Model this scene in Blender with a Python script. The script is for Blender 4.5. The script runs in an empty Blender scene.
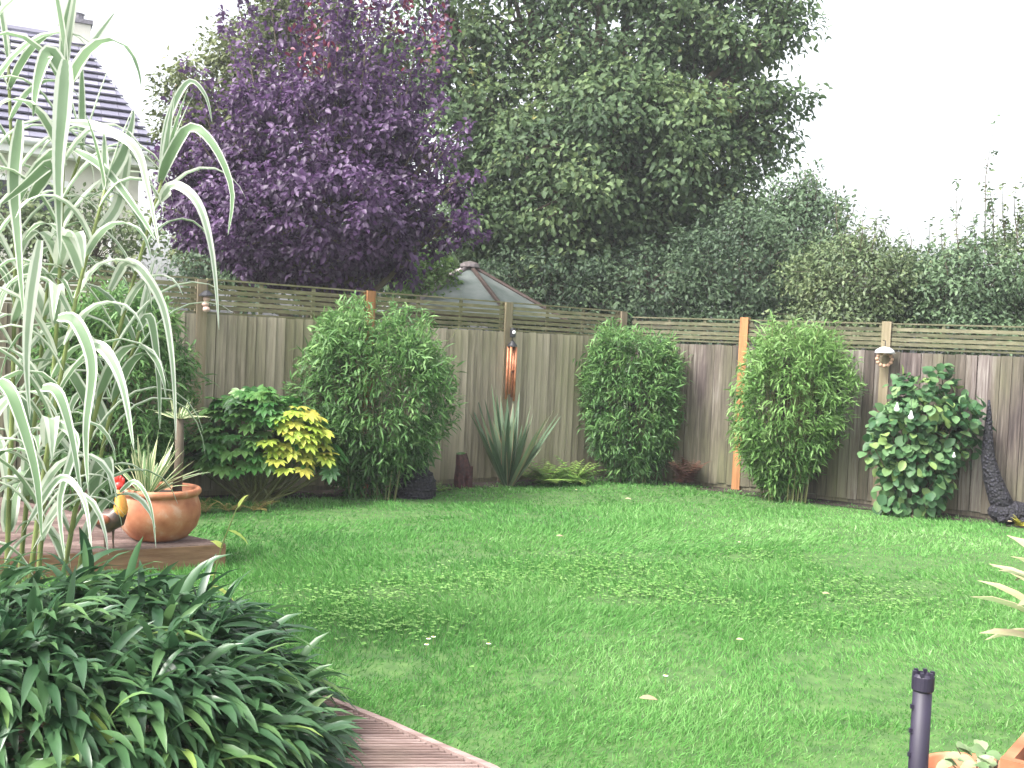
import bpy, math, random
import numpy as np
from mathutils import Vector, Matrix
R = math.radians
rng = np.random.default_rng(7)
random.seed(7)
scene = bpy.context.scene
col = scene.collection

# ------------------------------------------------------------ camera
F = 1050.0
PITCH, ROLL, CH = R(1.96), R(2.6), 1.6
fw = np.array([0, math.cos(PITCH), -math.sin(PITCH)])
r0 = np.array([1.0, 0, 0]); u0 = np.cross(r0, fw)
rt = math.cos(ROLL)*r0 + math.sin(ROLL)*u0
up = -math.sin(ROLL)*r0 + math.cos(ROLL)*u0
camd = bpy.data.cameras.new('camera'); cam = bpy.data.objects.new('camera', camd); col.objects.link(cam)
camd.sensor_width = 36.0; camd.lens = 36.0*F/1024; camd.clip_start = 0.05; camd.clip_end = 2000
cam.matrix_world = Matrix(((rt[0], up[0], -fw[0], 0), (rt[1], up[1], -fw[1], 0), (rt[2], up[2], -fw[2], CH), (0, 0, 0, 1)))
scene.camera = cam

# ------------------------------------------------------------ world, sun, exposure
SUN_EL, SUN_AZ = 50, -125        # azimuth: degrees clockwise from +Y ; soft light from front left above
world = bpy.data.worlds.new("World"); scene.world = world; world.use_nodes = True
wn = world.node_tree; wn.nodes.clear()
wo = wn.nodes.new('ShaderNodeOutputWorld'); bg = wn.nodes.new('ShaderNodeBackground')
sky = wn.nodes.new('ShaderNodeTexSky'); sky.sky_type = 'NISHITA'; sky.sun_disc = False
sky.sun_elevation = R(SUN_EL); sky.sun_rotation = R(SUN_AZ)
sky.air_density = 1.0; sky.dust_density = 6.0; sky.ozone_density = 1.0
hs = wn.nodes.new('ShaderNodeHueSaturation'); hs.inputs['Saturation'].default_value = 0.22
wn.links.new(sky.outputs[0], hs.inputs['Color']); wn.links.new(hs.outputs[0], bg.inputs['Color'])
bg.inputs['Strength'].default_value = 0.15
wn.links.new(bg.outputs[0], wo.inputs[0])
sund = bpy.data.lights.new('sun', 'SUN'); sun = bpy.data.objects.new('sun', sund); col.objects.link(sun)
sund.energy = 1.3; sund.angle = R(14); sund.color = (1.0, .96, .9)
sd = Vector((math.sin(R(SUN_AZ))*math.cos(R(SUN_EL)), math.cos(R(SUN_AZ))*math.cos(R(SUN_EL)), math.sin(R(SUN_EL))))
sun.rotation_euler = sd.to_track_quat('Z', 'Y').to_euler()
scene.view_settings.view_transform = 'Standard'; scene.view_settings.look = 'None'
scene.view_settings.gamma = 1; scene.view_settings.use_curve_mapping = False
scene.view_settings.exposure = 1.95
scene.render.engine = 'CYCLES'
scene.cycles.max_bounces = 6; scene.cycles.transparent_max_bounces = 4
scene.cycles.diffuse_bounces = 3; scene.cycles.glossy_bounces = 2

# ------------------------------------------------------------ helpers
def ray(px, py):
    d = rt*(px-512)/F + up*(-(py-384)/F) + fw
    return d
def P(px, py, Y):
    d = ray(px, py); t = Y/d[1]
    return np.array([0, 0, CH]) + d*t
def G(px, py, z=0.0):
    d = ray(px, py); t = (z-CH)/d[2]
    return np.array([0, 0, CH]) + d*t
def proj(p):
    v = np.array(p)-[0, 0, CH]; return (512+F*v@rt/(v@fw), 384-F*v@up/(v@fw))
def nrm(a):
    a = np.asarray(a, float)
    return a/np.maximum(np.linalg.norm(a, axis=-1, keepdims=True), 1e-9)

def tag(o, label=None, cat=None, group=None, kind=None):
    if label: o['label'] = label
    if cat: o['category'] = cat
    if group: o['group'] = group
    if kind: o['kind'] = kind
    return o
def thing(name, loc, label, cat, group=None):
    o = bpy.data.objects.new(name, None); col.objects.link(o)
    o.location = tuple(float(v) for v in loc); o.empty_display_size = .1
    return tag(o, label, cat, group)

def rawmesh(name, V, faces, mat, parent=None, loc=None, attrs=None, smooth=False):
    """V in world coordinates; faces = int array (n,4) or list of lists"""
    V = np.asarray(V, float).reshape(-1, 3)
    if parent is not None:
        org = np.array(parent['_w'] if '_w' in parent else parent.location[:])
    else:
        org = np.array(loc if loc is not None else (0, 0, 0), float)
    me = bpy.data.meshes.new(name)
    if isinstance(faces, np.ndarray):
        n = len(faces); k = faces.shape[1]
        me.vertices.add(len(V)); me.vertices.foreach_set('co', (V-org).ravel())
        me.loops.add(n*k); me.loops.foreach_set('vertex_index', faces.ravel().astype(np.int32))
        me.polygons.add(n); me.polygons.foreach_set('loop_start', np.arange(0, n*k, k, dtype=np.int32))
        me.update(calc_edges=True)
    else:
        me.from_pydata((V-org).tolist(), [], faces); me.update()
    if attrs:
        for nm, arr in attrs.items():
            a = me.attributes.new(nm, 'FLOAT', 'POINT'); a.data.foreach_set('value', np.asarray(arr, np.float32).ravel())
    if smooth: me.polygons.foreach_set('use_smooth', np.ones(len(me.polygons), bool))
    me.materials.append(mat)
    o = bpy.data.objects.new(name, me); col.objects.link(o)
    if parent is not None:
        o.parent = parent; o['_w'] = org.tolist()
    else:
        o.location = tuple(org.tolist())
    return o

class MB:
    def __init__(s): s.v = []; s.f = []; s.a = []; s.val = .5
    def add(s, vs, fs):
        b = len(s.v); s.v += [tuple(map(float, q)) for q in vs]; s.f += [[b+i for i in q] for q in fs]; s.a += [s.val]*len(vs); return s
    def box(s, c, h, ax=None):
        c = np.array(c, float); ax = np.eye(3) if ax is None else np.array(ax, float)
        vs = [c + ax[0]*h[0]*i + ax[1]*h[1]*j + ax[2]*h[2]*k for i in (-1, 1) for j in (-1, 1) for k in (-1, 1)]
        return s.add(vs, [(0, 1, 3, 2), (4, 6, 7, 5), (0, 4, 5, 1), (2, 3, 7, 6), (0, 2, 6, 4), (1, 5, 7, 3)])
    def tube(s, pts, rad, n=8, cap=True):
        pts = np.array(pts, float); m = len(pts)
        if np.isscalar(rad): rad = [rad]*m
        T = nrm(np.gradient(pts, axis=0)); ref = np.array([0, 0, 1.]) if abs(T[0][2]) < .9 else np.array([1., 0, 0])
        a = nrm(np.cross(T[0], ref)); vs = []
        for i in range(m):
            a = nrm(a - T[i]*np.dot(a, T[i])); b = np.cross(T[i], a)
            for j in range(n):
                t = 2*math.pi*j/n; vs.append(pts[i] + rad[i]*(a*math.cos(t)+b*math.sin(t)))
        fs = [(i*n+j, i*n+(j+1) % n, (i+1)*n+(j+1) % n, (i+1)*n+j) for i in range(m-1) for j in range(n)]
        if cap: fs += [tuple(range(n))[::-1], tuple((m-1)*n+j for j in range(n))]
        return s.add(vs, fs)
    def lathe(s, c, prof, n=32, sq=(1, 1)):
        c = np.array(c, float); vs = []
        for r, z in prof:
            for j in range(n):
                t = 2*math.pi*j/n; vs.append(c+np.array([r*math.cos(t)*sq[0], r*math.sin(t)*sq[1], z]))
        m = len(prof)
        fs = [(i*n+j, i*n+(j+1) % n, (i+1)*n+(j+1) % n, (i+1)*n+j) for i in range(m-1) for j in range(n)]
        return s.add(vs, fs)
    def blob(s, c, r, n=10, m=7, ax=None):
        c = np.array(c, float); ax = np.eye(3) if ax is None else np.array(ax, float); vs = []
        for i in range(m+1):
            ph = math.pi*i/m
            for j in range(n):
                t = 2*math.pi*j/n
                q = (r[0]*math.sin(ph)*math.cos(t), r[1]*math.sin(ph)*math.sin(t), r[2]*math.cos(ph))
                vs.append(c+ax[0]*q[0]+ax[1]*q[1]+ax[2]*q[2])
        return s.add(vs, [(i*n+j, (i+1)*n+j, (i+1)*n+(j+1) % n, i*n+(j+1) % n) for i in range(m) for j in range(n)])
    def build(s, name, mat, parent=None, loc=None, smooth=False):
        return rawmesh(name, s.v, s.f, mat, parent, loc, {'rnd': s.a}, smooth)

def leafgeo(Pn, D, U, L, W, droop=0., prof=(.15, 1, .1), fold=False, rnd=None, sag=None):
    """vectorised ribbons: returns V, F, attrs"""
    N = len(Pn); Pn = np.asarray(Pn, float); D = nrm(D); U = np.asarray(U, float)
    L = np.broadcast_to(L, N).astype(float); W = np.broadcast_to(W, N).astype(float); droop = np.broadcast_to(droop, N).astype(float)
    S = nrm(np.cross(D, U)+1e-6)
    k = len(prof)-1; c = 3 if fold else 2
    V = np.zeros((N, k+1, c, 3)); cur = Pn.copy(); d = D.copy()
    for i in range(k+1):
        n_ = nrm(np.cross(S, d)); hw = (W*prof[i]/2)[:, None]
        if fold:
            V[:, i, 0] = cur-S*hw+n_*hw*.35; V[:, i, 1] = cur; V[:, i, 2] = cur+S*hw+n_*hw*.35
        else:
            V[:, i, 0] = cur-S*hw; V[:, i, 1] = cur+S*hw
        g = np.array([0, 0, -1.0])[None]*droop[:, None]/k*2.0*((i+1)/k)
        d = nrm(d+g); cur = cur + d*(L/k)[:, None]
    idx = np.arange(N*(k+1)*c).reshape(N, k+1, c)
    F_ = np.stack([idx[:, :-1, :-1], idx[:, :-1, 1:], idx[:, 1:, 1:], idx[:, 1:, :-1]], -1).reshape(-1, 4)
    if rnd is None: rnd = rng.random(N)
    r = np.broadcast_to(np.asarray(rnd)[:, None, None], (N, k+1, c))
    u = np.broadcast_to(np.linspace(0, 1, c)[None, None, :], (N, k+1, c))
    v = np.broadcast_to(np.linspace(0, 1, k+1)[None, :, None], (N, k+1, c))
    return V.reshape(-1, 3), F_, {'rnd': r.ravel(), 'u': u.ravel(), 'v': v.ravel()}
def merge(gs):
    V = []; Fs = []; A = {}; b = 0
    for v, f, a in gs:
        V.append(v); Fs.append(f+b); b += len(v)
        for k_, x in a.items(): A.setdefault(k_, []).append(x)
    return np.concatenate(V), np.concatenate(Fs), {k_: np.concatenate(x) for k_, x in A.items()}
def leafobj(name, geo, mat, parent=None, loc=None, smooth=False):
    return rawmesh(name, geo[0], geo[1], mat, parent, loc, geo[2], smooth)

_ph = rng.random((12, 3))*6.28; _fr = rng.normal(size=(12, 3))
def snoise(p, sc):
    p = np.asarray(p)*sc; s_ = 0
    for i in range(12): s_ = s_+np.sin(p@_fr[i]+_ph[i, 0])
    return s_/12*2.2
def rsph(n):
    return nrm(rng.normal(size=(n, 3)))

# ------------------------------------------------------------ materials
def mat_base(name):
    m = bpy.data.materials.new(name); m.use_nodes = True
    return m, m.node_tree.nodes, m.node_tree.links, m.node_tree.nodes['Principled BSDF']
def c4(c): return (c[0], c[1], c[2], 1)
def ramp(N, stops):
    r = N.new('ShaderNodeValToRGB'); e = r.color_ramp.elements
    e[0].position = stops[0][0]; e[0].color = c4(stops[0][1]); e[1].position = stops[-1][0]; e[1].color = c4(stops[-1][1])
    for p, c in stops[1:-1]: x = e.new(p); x.color = c4(c)
    return r
def leafmat(name, stops, rough=.5, trans=.3, edge=None, edget=.5, noise=3.0, spec=.4, amp=.55):
    m, N, L, b = mat_base(name)
    at = N.new('ShaderNodeAttribute'); at.attribute_name = 'rnd'
    tc = N.new('ShaderNodeTexCoord'); nz = N.new('ShaderNodeTexNoise'); nz.inputs['Scale'].default_value = noise; nz.inputs['Detail'].default_value = 3
    L.new(tc.outputs['Object'], nz.inputs['Vector'])
    ma = N.new('ShaderNodeMath'); ma.operation = 'MULTIPLY_ADD'; ma.inputs[1].default_value = amp*1.6; ma.inputs[2].default_value = -.5*amp*1.6
    L.new(nz.outputs['Fac'], ma.inputs[0])
    ad = N.new('ShaderNodeMath'); ad.operation = 'ADD'; L.new(ma.outputs[0], ad.inputs[0]); L.new(at.outputs['Fac'], ad.inputs[1])
    rp = ramp(N, stops); L.new(ad.outputs[0], rp.inputs['Fac']); out = rp.outputs['Color']
    if edge is not None:
        au = N.new('ShaderNodeAttribute'); au.attribute_name = 'u'
        # stripes across the blade
        s1 = N.new('ShaderNodeMath'); s1.operation = 'SUBTRACT'; s1.inputs[1].default_value = .5; L.new(au.outputs['Fac'], s1.inputs[0])
        s2 = N.new('ShaderNodeMath'); s2.operation = 'ABSOLUTE'; L.new(s1.outputs[0], s2.inputs[0])
        s3 = N.new('ShaderNodeMath'); s3.operation = 'MULTIPLY_ADD'; s3.inputs[1].default_value = .25; L.new(at.outputs['Fac'], s3.inputs[0]); L.new(s2.outputs[0], s3.inputs[2])
        er = ramp(N, [(edget, (0, 0, 0)), (edget+.06, (1, 1, 1))]); L.new(s3.outputs[0], er.inputs['Fac'])
        mx = N.new('ShaderNodeMix'); mx.data_type = 'RGBA'; L.new(er.outputs['Color'], mx.inputs[0]); L.new(out, mx.inputs[6]); mx.inputs[7].default_value = c4(edge)
        out = mx.outputs[2]
    L.new(out, b.inputs['Base Color']); b.inputs['Roughness'].default_value = rough; b.inputs['Specular IOR Level'].default_value = spec
    tr = N.new('ShaderNodeBsdfTranslucent'); L.new(out, tr.inputs['Color'])
    mix = N.new('ShaderNodeMixShader'); mix.inputs[0].default_value = trans
    L.new(b.outputs[0], mix.inputs[1]); L.new(tr.outputs[0], mix.inputs[2]); L.new(mix.outputs[0], N['Material Output'].inputs['Surface'])
    return m
def plain(name, c, rough=.6, metal=0, var=.25, scale=20, bump=0, c2=None):
    m, N, L, b = mat_base(name)
    tc = N.new('ShaderNodeTexCoord'); nz = N.new('ShaderNodeTexNoise'); nz.inputs['Scale'].default_value = scale; nz.inputs['Detail'].default_value = 5
    L.new(tc.outputs['Object'], nz.inputs['Vector'])
    lo = tuple(x*(1-var) for x in c); hi = c2 if c2 else tuple(min(1, x*(1+var)) for x in c)
    rp = ramp(N, [(.3, lo), (.7, hi)]); L.new(nz.outputs['Fac'], rp.inputs['Fac']); L.new(rp.outputs[0], b.inputs['Base Color'])
    b.inputs['Roughness'].default_value = rough; b.inputs['Metallic'].default_value = metal
    if bump:
        bp = N.new('ShaderNodeBump'); bp.inputs['Strength'].default_value = bump; bp.inputs['Distance'].default_value = .01
        L.new(nz.outputs['Fac'], bp.inputs['Height']); L.new(bp.outputs[0], b.inputs['Normal'])
    return m
def wood(name, dark, mid, light, algae, algae_amt=.5, grain=(30, 30, 1.6), algae_low=0.0, rough=.85):
    m, N, L, b = mat_base(name)
    tc = N.new('ShaderNodeTexCoord'); mp = N.new('ShaderNodeMapping'); mp.inputs['Scale'].default_value = grain; L.new(tc.outputs['Object'], mp.inputs['Vector'])
    nz = N.new('ShaderNodeTexNoise'); nz.inputs['Scale'].default_value = 1.3; nz.inputs['Detail'].default_value = 6; nz.inputs['Roughness'].default_value = .65
    L.new(mp.outputs[0], nz.inputs['Vector'])
    at = N.new('ShaderNodeAttribute'); at.attribute_name = 'rnd'
    m1 = N.new('ShaderNodeMath'); m1.operation = 'MULTIPLY_ADD'; m1.inputs[1].default_value = .30; L.new(at.outputs['Fac'], m1.inputs[0])
    s = N.new('ShaderNodeMath'); s.operation = 'SUBTRACT'; s.inputs[1].default_value = .15; L.new(nz.outputs['Fac'], s.inputs[0]); L.new(s.outputs[0], m1.inputs[2])
    rp = ramp(N, [(.25, dark), (.5, mid), (.75, light)]); L.new(m1.outputs[0], rp.inputs['Fac'])
    n2 = N.new('ShaderNodeTexNoise'); n2.inputs['Scale'].default_value = 1.1; n2.inputs['Detail'].default_value = 6
    mp2 = N.new('ShaderNodeMapping'); mp2.inputs['Scale'].default_value = (2.2, 2.2, .55); L.new(tc.outputs['Object'], mp2.inputs['Vector']); L.new(mp2.outputs[0], n2.inputs['Vector'])
    r2 = ramp(N, [(.42, (0, 0, 0)), (.68, (1, 1, 1))]); L.new(n2.outputs['Fac'], r2.inputs['Fac'])
    m3 = N.new('ShaderNodeMath'); m3.operation = 'MULTIPLY'; m3.inputs[1].default_value = algae_amt; L.new(r2.outputs[0], m3.inputs[0])
    fac = m3.outputs[0]
    if algae_low:
        sp = N.new('ShaderNodeSeparateXYZ'); L.new(tc.outputs['Object'], sp.inputs[0])
        mr = N.new('ShaderNodeMapRange'); mr.inputs[1].default_value = 0; mr.inputs[2].default_value = .9; mr.inputs[3].default_value = algae_low; mr.inputs[4].default_value = 0
        L.new(sp.outputs['Z'], mr.inputs[0]); aa = N.new('ShaderNodeMath'); aa.operation = 'ADD'; aa.use_clamp = True; L.new(mr.outputs[0], aa.inputs[0]); L.new(fac, aa.inputs[1])
        mu = N.new('ShaderNodeMath'); mu.operation = 'MULTIPLY'; L.new(aa.outputs[0], mu.inputs[0]); L.new(nz.outputs['Fac'], mu.inputs[1]); 
        m5 = N.new('ShaderNodeMath'); m5.operation = 'MULTIPLY'; m5.inputs[1].default_value = 1.7; m5.use_clamp = True; L.new(mu.outputs[0], m5.inputs[0]); fac = m5.outputs[0]
    mx = N.new('ShaderNodeMix'); mx.data_type = 'RGBA'; L.new(fac, mx.inputs[0]); L.new(rp.outputs[0], mx.inputs[6]); mx.inputs[7].default_value = c4(algae)
    L.new(mx.outputs[2], b.inputs['Base Color']); b.inputs['Roughness'].default_value = rough
    bp = N.new('ShaderNodeBump'); bp.inputs['Strength'].default_value = .5; bp.inputs['Distance'].default_value = .004
    L.new(nz.outputs['Fac'], bp.inputs['Height']); L.new(bp.outputs[0], b.inputs['Normal'])
    return m

M = {}
M['fence_a'] = wood('fence_wood_tan', (.125, .108, .075), (.235, .205, .15), (.33, .29, .22), (.18, .18, .085), .7, algae_low=.25)
M['fence_b'] = wood('fence_wood_weathered', (.032, .023, .022), (.10, .076, .070), (.26, .23, .215), (.145, .15, .07), .5, algae_low=.35)
M['trellis'] = wood('trellis_wood', (.06, .055, .03), (.135, .125, .065), (.24, .22, .14), (.12, .13, .05), .5, grain=(6, 6, 30))
M['trellis_dark'] = wood('trellis_wood_dark', (.035, .033, .02), (.085, .08, .045), (.17, .155, .10), (.08, .09, .035), .5, grain=(6, 6, 30))
M['post_new'] = wood('post_wood_orange', (.20, .085, .03), (.32, .15, .06), (.40, .21, .10), (.2, .15, .05), .1)
M['post_old'] = wood('post_wood_old', (.09, .065, .04), (.17, .135, .085), (.25, .2, .14), (.14, .14, .06), .5)
M['deck'] = wood('deck_wood', (.085, .055, .048), (.185, .125, .11), (.30, .225, .205), (.13, .12, .08), .2, grain=(3, 20, 20))
M['deck_edge'] = wood('deck_edge_wood', (.12, .06, .03), (.21, .115, .065), (.30, .19, .12), (.15, .12, .06), .25, grain=(3, 3, 25))
M['bark'] = plain('bark', (.09, .07, .05), .9, scale=12, bump=.5)
M['cane'] = plain('green_cane', (.16, .2, .06), .5, scale=8)
M['bcane'] = plain('bamboo_cane', (.12, .13, .05), .5, scale=8)
M['soil'] = plain('soil', (.03, .021, .015), .95, scale=15, bump=.8)  # soil colour darkened further to stand for contact shadows under bushes
M['bamboo'] = leafmat('bamboo_leaf', [(0, (.042, .11, .032)), (.5, (.105, .22, .065)), (1, (.22, .36, .12))], .5, .38, amp=.75, noise=5)
M['bamboo2'] = leafmat('bamboo_leaf_fresh', [(0, (.06, .145, .035)), (.5, (.15, .28, .075)), (1, (.28, .42, .16))], .5, .38, amp=.75, noise=5)
M['bamboo3'] = leafmat('bamboo_leaf_dark', [(0, (.022, .065, .018)), (.5, (.045, .12, .03)), (1, (.09, .20, .05))], .45, .3)

# ------------------------------------------------------------ ground, lawn
C0 = np.array([1.38, 13.6]); dL = nrm(np.array([-1.47, -1.12])); dR = nrm(np.array([1.44, -.905]))
SP = 1.86; SPR = 1.66
Lp = [C0 + dL*SP*i for i in range(0, 7)]
Rp = [C0 + dR*SPR*i for i in range(0, 7)]
nL = np.array([dL[1], -dL[0]]);  nL = nL if nL[1] < 0 else -nL      # towards the camera
nR = np.array([-dR[1], dR[0]]); nR = nR if nR[1] < 0 else -nR

def sheet(name, poly, z, mat, kind='structure'):
    o = rawmesh(name, [(p[0], p[1], z) for p in poly], [list(range(len(poly)))], mat)
    return tag(o, kind=kind)
mg, N, L, b = mat_base('rough_ground')
tc = N.new('ShaderNodeTexCoord'); nz = N.new('ShaderNodeTexNoise'); nz.inputs['Scale'].default_value = .7; nz.inputs['Detail'].default_value = 8
L.new(tc.outputs['Object'], nz.inputs['Vector']); rp = ramp(N, [(.35, (.03, .05, .015)), (.65, (.06, .1, .03))]); L.new(nz.outputs['Fac'], rp.inputs[0]); L.new(rp.outputs[0], b.inputs['Base Color']); b.inputs['Roughness'].default_value = .95
sheet('ground', [(-400, -400), (400, -400), (400, 400), (-400, 400)], -.02, mg)
# bed of soil along the fences
bedp = [C0, *[Lp[i] for i in (6,)], Lp[6]+nL*.62, C0+nL*.3+nR*.3, Rp[6]+nR*.55, Rp[6]]
sheet('soil', bedp, .012, M['soil'])
ml, N, L, b = mat_base('lawn_soil_and_thatch')
tc = N.new('ShaderNodeTexCoord'); nz = N.new('ShaderNodeTexNoise'); nz.inputs['Scale'].default_value = 9; nz.inputs['Detail'].default_value = 8
L.new(tc.outputs['Object'], nz.inputs['Vector']); rp = ramp(N, [(.35, (.035, .085, .018)), (.7, (.075, .15, .035))]); L.new(nz.outputs['Fac'], rp.inputs[0]); L.new(rp.outputs[0], b.inputs['Base Color']); b.inputs['Roughness'].default_value = .9
# deck outline of lower path
path_px = [(300, 690), (336, 703), (386, 723), (432, 744), (489, 768)]
path_w = [G(*q, .06)[:2] for q in path_px]
e_ = path_w[-1]; path_w += [e_+np.array([.22, -.32]), e_+np.array([.42, -.72]), e_+np.array([.5, -1.2])]
pcorner = G(226, 543, .17)[:2]; pleft = G(124, 549, .17)[:2]; pback = G(187, 535, .17)[:2]
lawn_poly = [Lp[6]+nL*.25, C0+nL*.12+nR*.12, Rp[6]+nR*.25, np.array([6.5, 1.5]), *path_w[::-1], path_w[0]+np.array([-3, .6]), np.array([-6.5, 5])]
sheet('lawn_base', lawn_poly, .004, ml)

def inpoly(pts, poly):
    x, y = pts[:, 0], pts[:, 1]; ins = np.zeros(len(pts), bool); n = len(poly)
    for i in range(n):
        x1, y1 = poly[i]; x2, y2 = poly[(i+1) % n]
        c = ((y1 > y) != (y2 > y)) & (x < (x2-x1)*(y-y1)/((y2-y1)+1e-12)+x1); ins ^= c
    return ins
# deck polygons
uf = nrm(pleft-pcorner); us = nrm(pback-pcorner)
raised = [pcorner, pcorner+us*2.9, pcorner+us*2.9+np.array([-3.2, -.2]), pcorner+uf*4.2, ]
def grass():
    Y = []; tot = 620000
    cand = np.stack([rng.uniform(-7, 7.5, tot), rng.random(tot)], 1)
    # Y density ~ Y^-1.35 between 3 and 14
    a = .35; lo, hi = 3.0**-a, 14.0**-a
    cand[:, 1] = (lo+(hi-lo)*cand[:, 1])**(-1/a)
    k = (np.abs(cand[:, 0]) < .50*cand[:, 1]+1.0) & inpoly(cand, lawn_poly) & ~inpoly(cand, raised)
    c = cand[k]; n = len(c); Yc = c[:, 1]
    p3 = np.concatenate([c, np.zeros((n, 1))], 1)
    tall = np.clip(.5+.5*snoise(p3, 1.4)+.5*snoise(p3, 6.5)+.3*snoise(p3+3, 14), 0, 1)
    yel = np.clip(.5+.5*snoise(p3+5, .9)+.35*snoise(p3+2, 3.1), 0, 1)
    patch = snoise(p3+9, 2.6)
    keep = rng.random(n) < np.clip(.55+tall*.5-.25*(patch > .8), .25, 1)
    p3, tall, yel, Yc = p3[keep], tall[keep], yel[keep], Yc[keep]; n = len(p3)
    # longer towards the fence
    Lh = (.020+.042*tall)*rng.uniform(.6, 1.35, n)
    D = rng.normal(size=(n, 3))*.42; D[:, 2] = 1
    comb = np.stack([snoise(p3, 2.2), snoise(p3+4, 2.2), np.zeros(n)], 1)*.5; D = D+comb
    U = rsph(n); U[:, 2] *= .2
    W = .0030+.0009*np.maximum(Yc-3, 0)*rng.uniform(.7, 1.2, n)
    g = leafgeo(p3, D, U, Lh, W, .35, (1, .8, .12), False, np.clip(.15+.42*yel+.2*tall+rng.normal(size=n)*.16, 0, 1))
    m = leafmat('grass_blade', [(0, (.045, .15, .032)), (.45, (.10, .275, .062)), (.8, (.18, .37, .11)), (1, (.31, .45, .22))], .6, .4, noise=.55, amp=.6, spec=.25)
    tag(leafobj('grass', g, m), kind='stuff')
grass()
def clover():
    spots = [(380, 615, .55), (345, 600, .4), (440, 585, .4), (500, 580, .4), (600, 565, .5), (660, 575, .5), (690, 600, .5), (630, 595, .4), (560, 575, .4), (800, 620, .45), (770, 560, .5), (400, 630, .3), (860, 590, .5), (330, 620, .3), (900, 610, .4)]
    pts = []
    for px, py, r in spots:
        c = G(px, py); k = int(230*r/.5)
        q = rng.normal(size=(k, 3))*r*.62; q[:, 1] *= .8; q += c; pts.append(q)
    p = np.concatenate(pts); n = len(p); p[:, 2] = rng.uniform(.022, .046, n)
    # three leaflets each
    gs = []
    a0 = rng.random(n)*6.28
    for k in range(3):
        a = a0+k*2.09; D = np.stack([np.cos(a), np.sin(a), rng.uniform(.0, .5, n)], 1)
        gs.append(leafgeo(p, D, np.tile([0, 0, 1.], (n, 1)), rng.uniform(.009, .019, n), rng.uniform(.010, .018, n), .3, (.3, 1, .95, .3), False, rng.random(n)))
    m = leafmat('clover_leaf', [(0, (.11, .27, .055)), (.5, (.17, .34, .085)), (1, (.26, .42, .15))], .6, .35, spec=.2)
    tag(leafobj('clover', merge(gs), m), kind='stuff')
clover()

# ------------------------------------------------------------ fences
def fence(name, posts, d2, n2, boards, trel, post_mats, label, slats, trz, seed, pitch=.105, lift=0.):
    rg = random.Random(seed)
    t = thing(name, (posts[0][0], posts[0][1], 0), label, 'fence')
    d = np.array([d2[0], d2[1], 0.]); n = np.array([n2[0], n2[1], 0.]); z = np.array([0, 0, 1.])
    for i, p in enumerate(posts):
        if post_mats[i] is None: continue
        b = MB(); h = 2.095+lift+rg.uniform(-.01, .015); b.val = rg.random()
        b.box((p[0], p[1], h/2), (.05, .05, h/2), [d, n, z])
        o = b.build('post', post_mats[i], t)
        if post_mats[i] is M['post_new']: o['label'] = 'newer orange timber post'
    for i in range(len(posts)-1):
        a = np.array([*posts[i], 0.])+d*.052; e = np.array([*posts[i+1], 0.])-d*.052; Ln = np.linalg.norm(e-a)
        b = MB(); x = 0.0; dz = rg.uniform(-.008, .012)
        while x < Ln-.02:
            w = min(pitch-.009, Ln-x); top = 1.745+lift+dz+rg.uniform(-.004, .004); bot = .06+rg.uniform(-.01, .01)
            off = rg.uniform(-.002, .002); q0 = a+d*x-n*.0; q1 = a+d*(x+w)
            b.val = rg.random()**1.2
            th0, th1 = .034+off, .006+off
            vs = []
            for zz in (bot, top):
                vs += [q0+z*zz+n*(.022+th0*.5), q1+z*zz+n*(.022+th1*.0), q1+z*zz+n*.006, q0+z*zz+n*.006]
            b.add(vs, [(0, 1, 5, 4), (1, 2, 6, 5), (2, 3, 7, 6), (3, 0, 4, 7), (4, 5, 6, 7), (3, 2, 1, 0)])
            x += pitch+rg.uniform(-.006, .006)
        pn = b.build('board_panel', boards, t)
        bk_ = MB(); x = pitch/2
        while x < Ln-.05:
            bk_.val = rg.random()*.3; bk_.box(a+d*(x+pitch/2)+z*(.90+lift/2)-n*.010, (pitch/2-.001, .006, .83+lift/2), [d, n, z]); x += pitch
        bk_.build('back_board', boards, pn)
        g = MB(); g.val = .3
        g.box((a+e)/2+z*.03-n*.0, (Ln/2, .011, .03), [d, n, z]); g.build('gravel_board', boards, pn)
        r = MB()
        for zz in (.3, .95, 1.6): r.val = rg.random(); r.box((a+e)/2+z*zz-n*.022, (Ln/2, .02, .035), [d, n, z])
        r.build('rail', boards, pn)
        # trellis topper
        b = MB(); z0, z1 = trz; b.val = .6
        b.box((a+e)/2+z*z1+n*.004, (Ln/2, .020, .008), [d, n, z]); b.val = .2
        b.box((a+e)/2+z*(z0-.002)+n*.004, (Ln/2, .022, .010), [d, n, z])
        for k in range(slats):
            zz = z0+.035+(z1-z0-.06)*(k+.25)/slats+rg.uniform(-.003, .003)
            b.val = rg.random()
            b.box((a+e)/2+z*zz+n*.018, (Ln/2-.002, .006, (z1-z0)/slats*.29), [d, n, z+d*rg.uniform(-.002, .002)])
        for k in range(4):
            b.val = rg.random(); xx = Ln*(k+.02)/3.04+.02
            b.box(a+d*min(xx, Ln-.02)+z*((z0+z1)/2)-n*.002, (.018, .011, (z1-z0)/2-.012), [d, n, z])
        b.build('trellis', trel, t)
    return t
po, pn_ = M['post_old'], M['post_new']
fence('garden_fence', Lp, dL, nL, M['fence_a'], M['trellis'], [po, po, pn_, po, po, po, po],
      'long tan board fence with slatted topper left of the lawn, under the purple tree', 5, (1.81, 2.135), 3, lift=.045)
rposts = [C0+dR*.11+nR*0]+Rp[1:]
fence('garden_fence', rposts, dR, nR, M['fence_b'], M['trellis_dark'], [None, pn_, po, po, po, po, po],
      'dark weathered board fence with slatted topper on the right of the lawn', 4, (1.79, 2.065), 9, pitch=.115)

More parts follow.
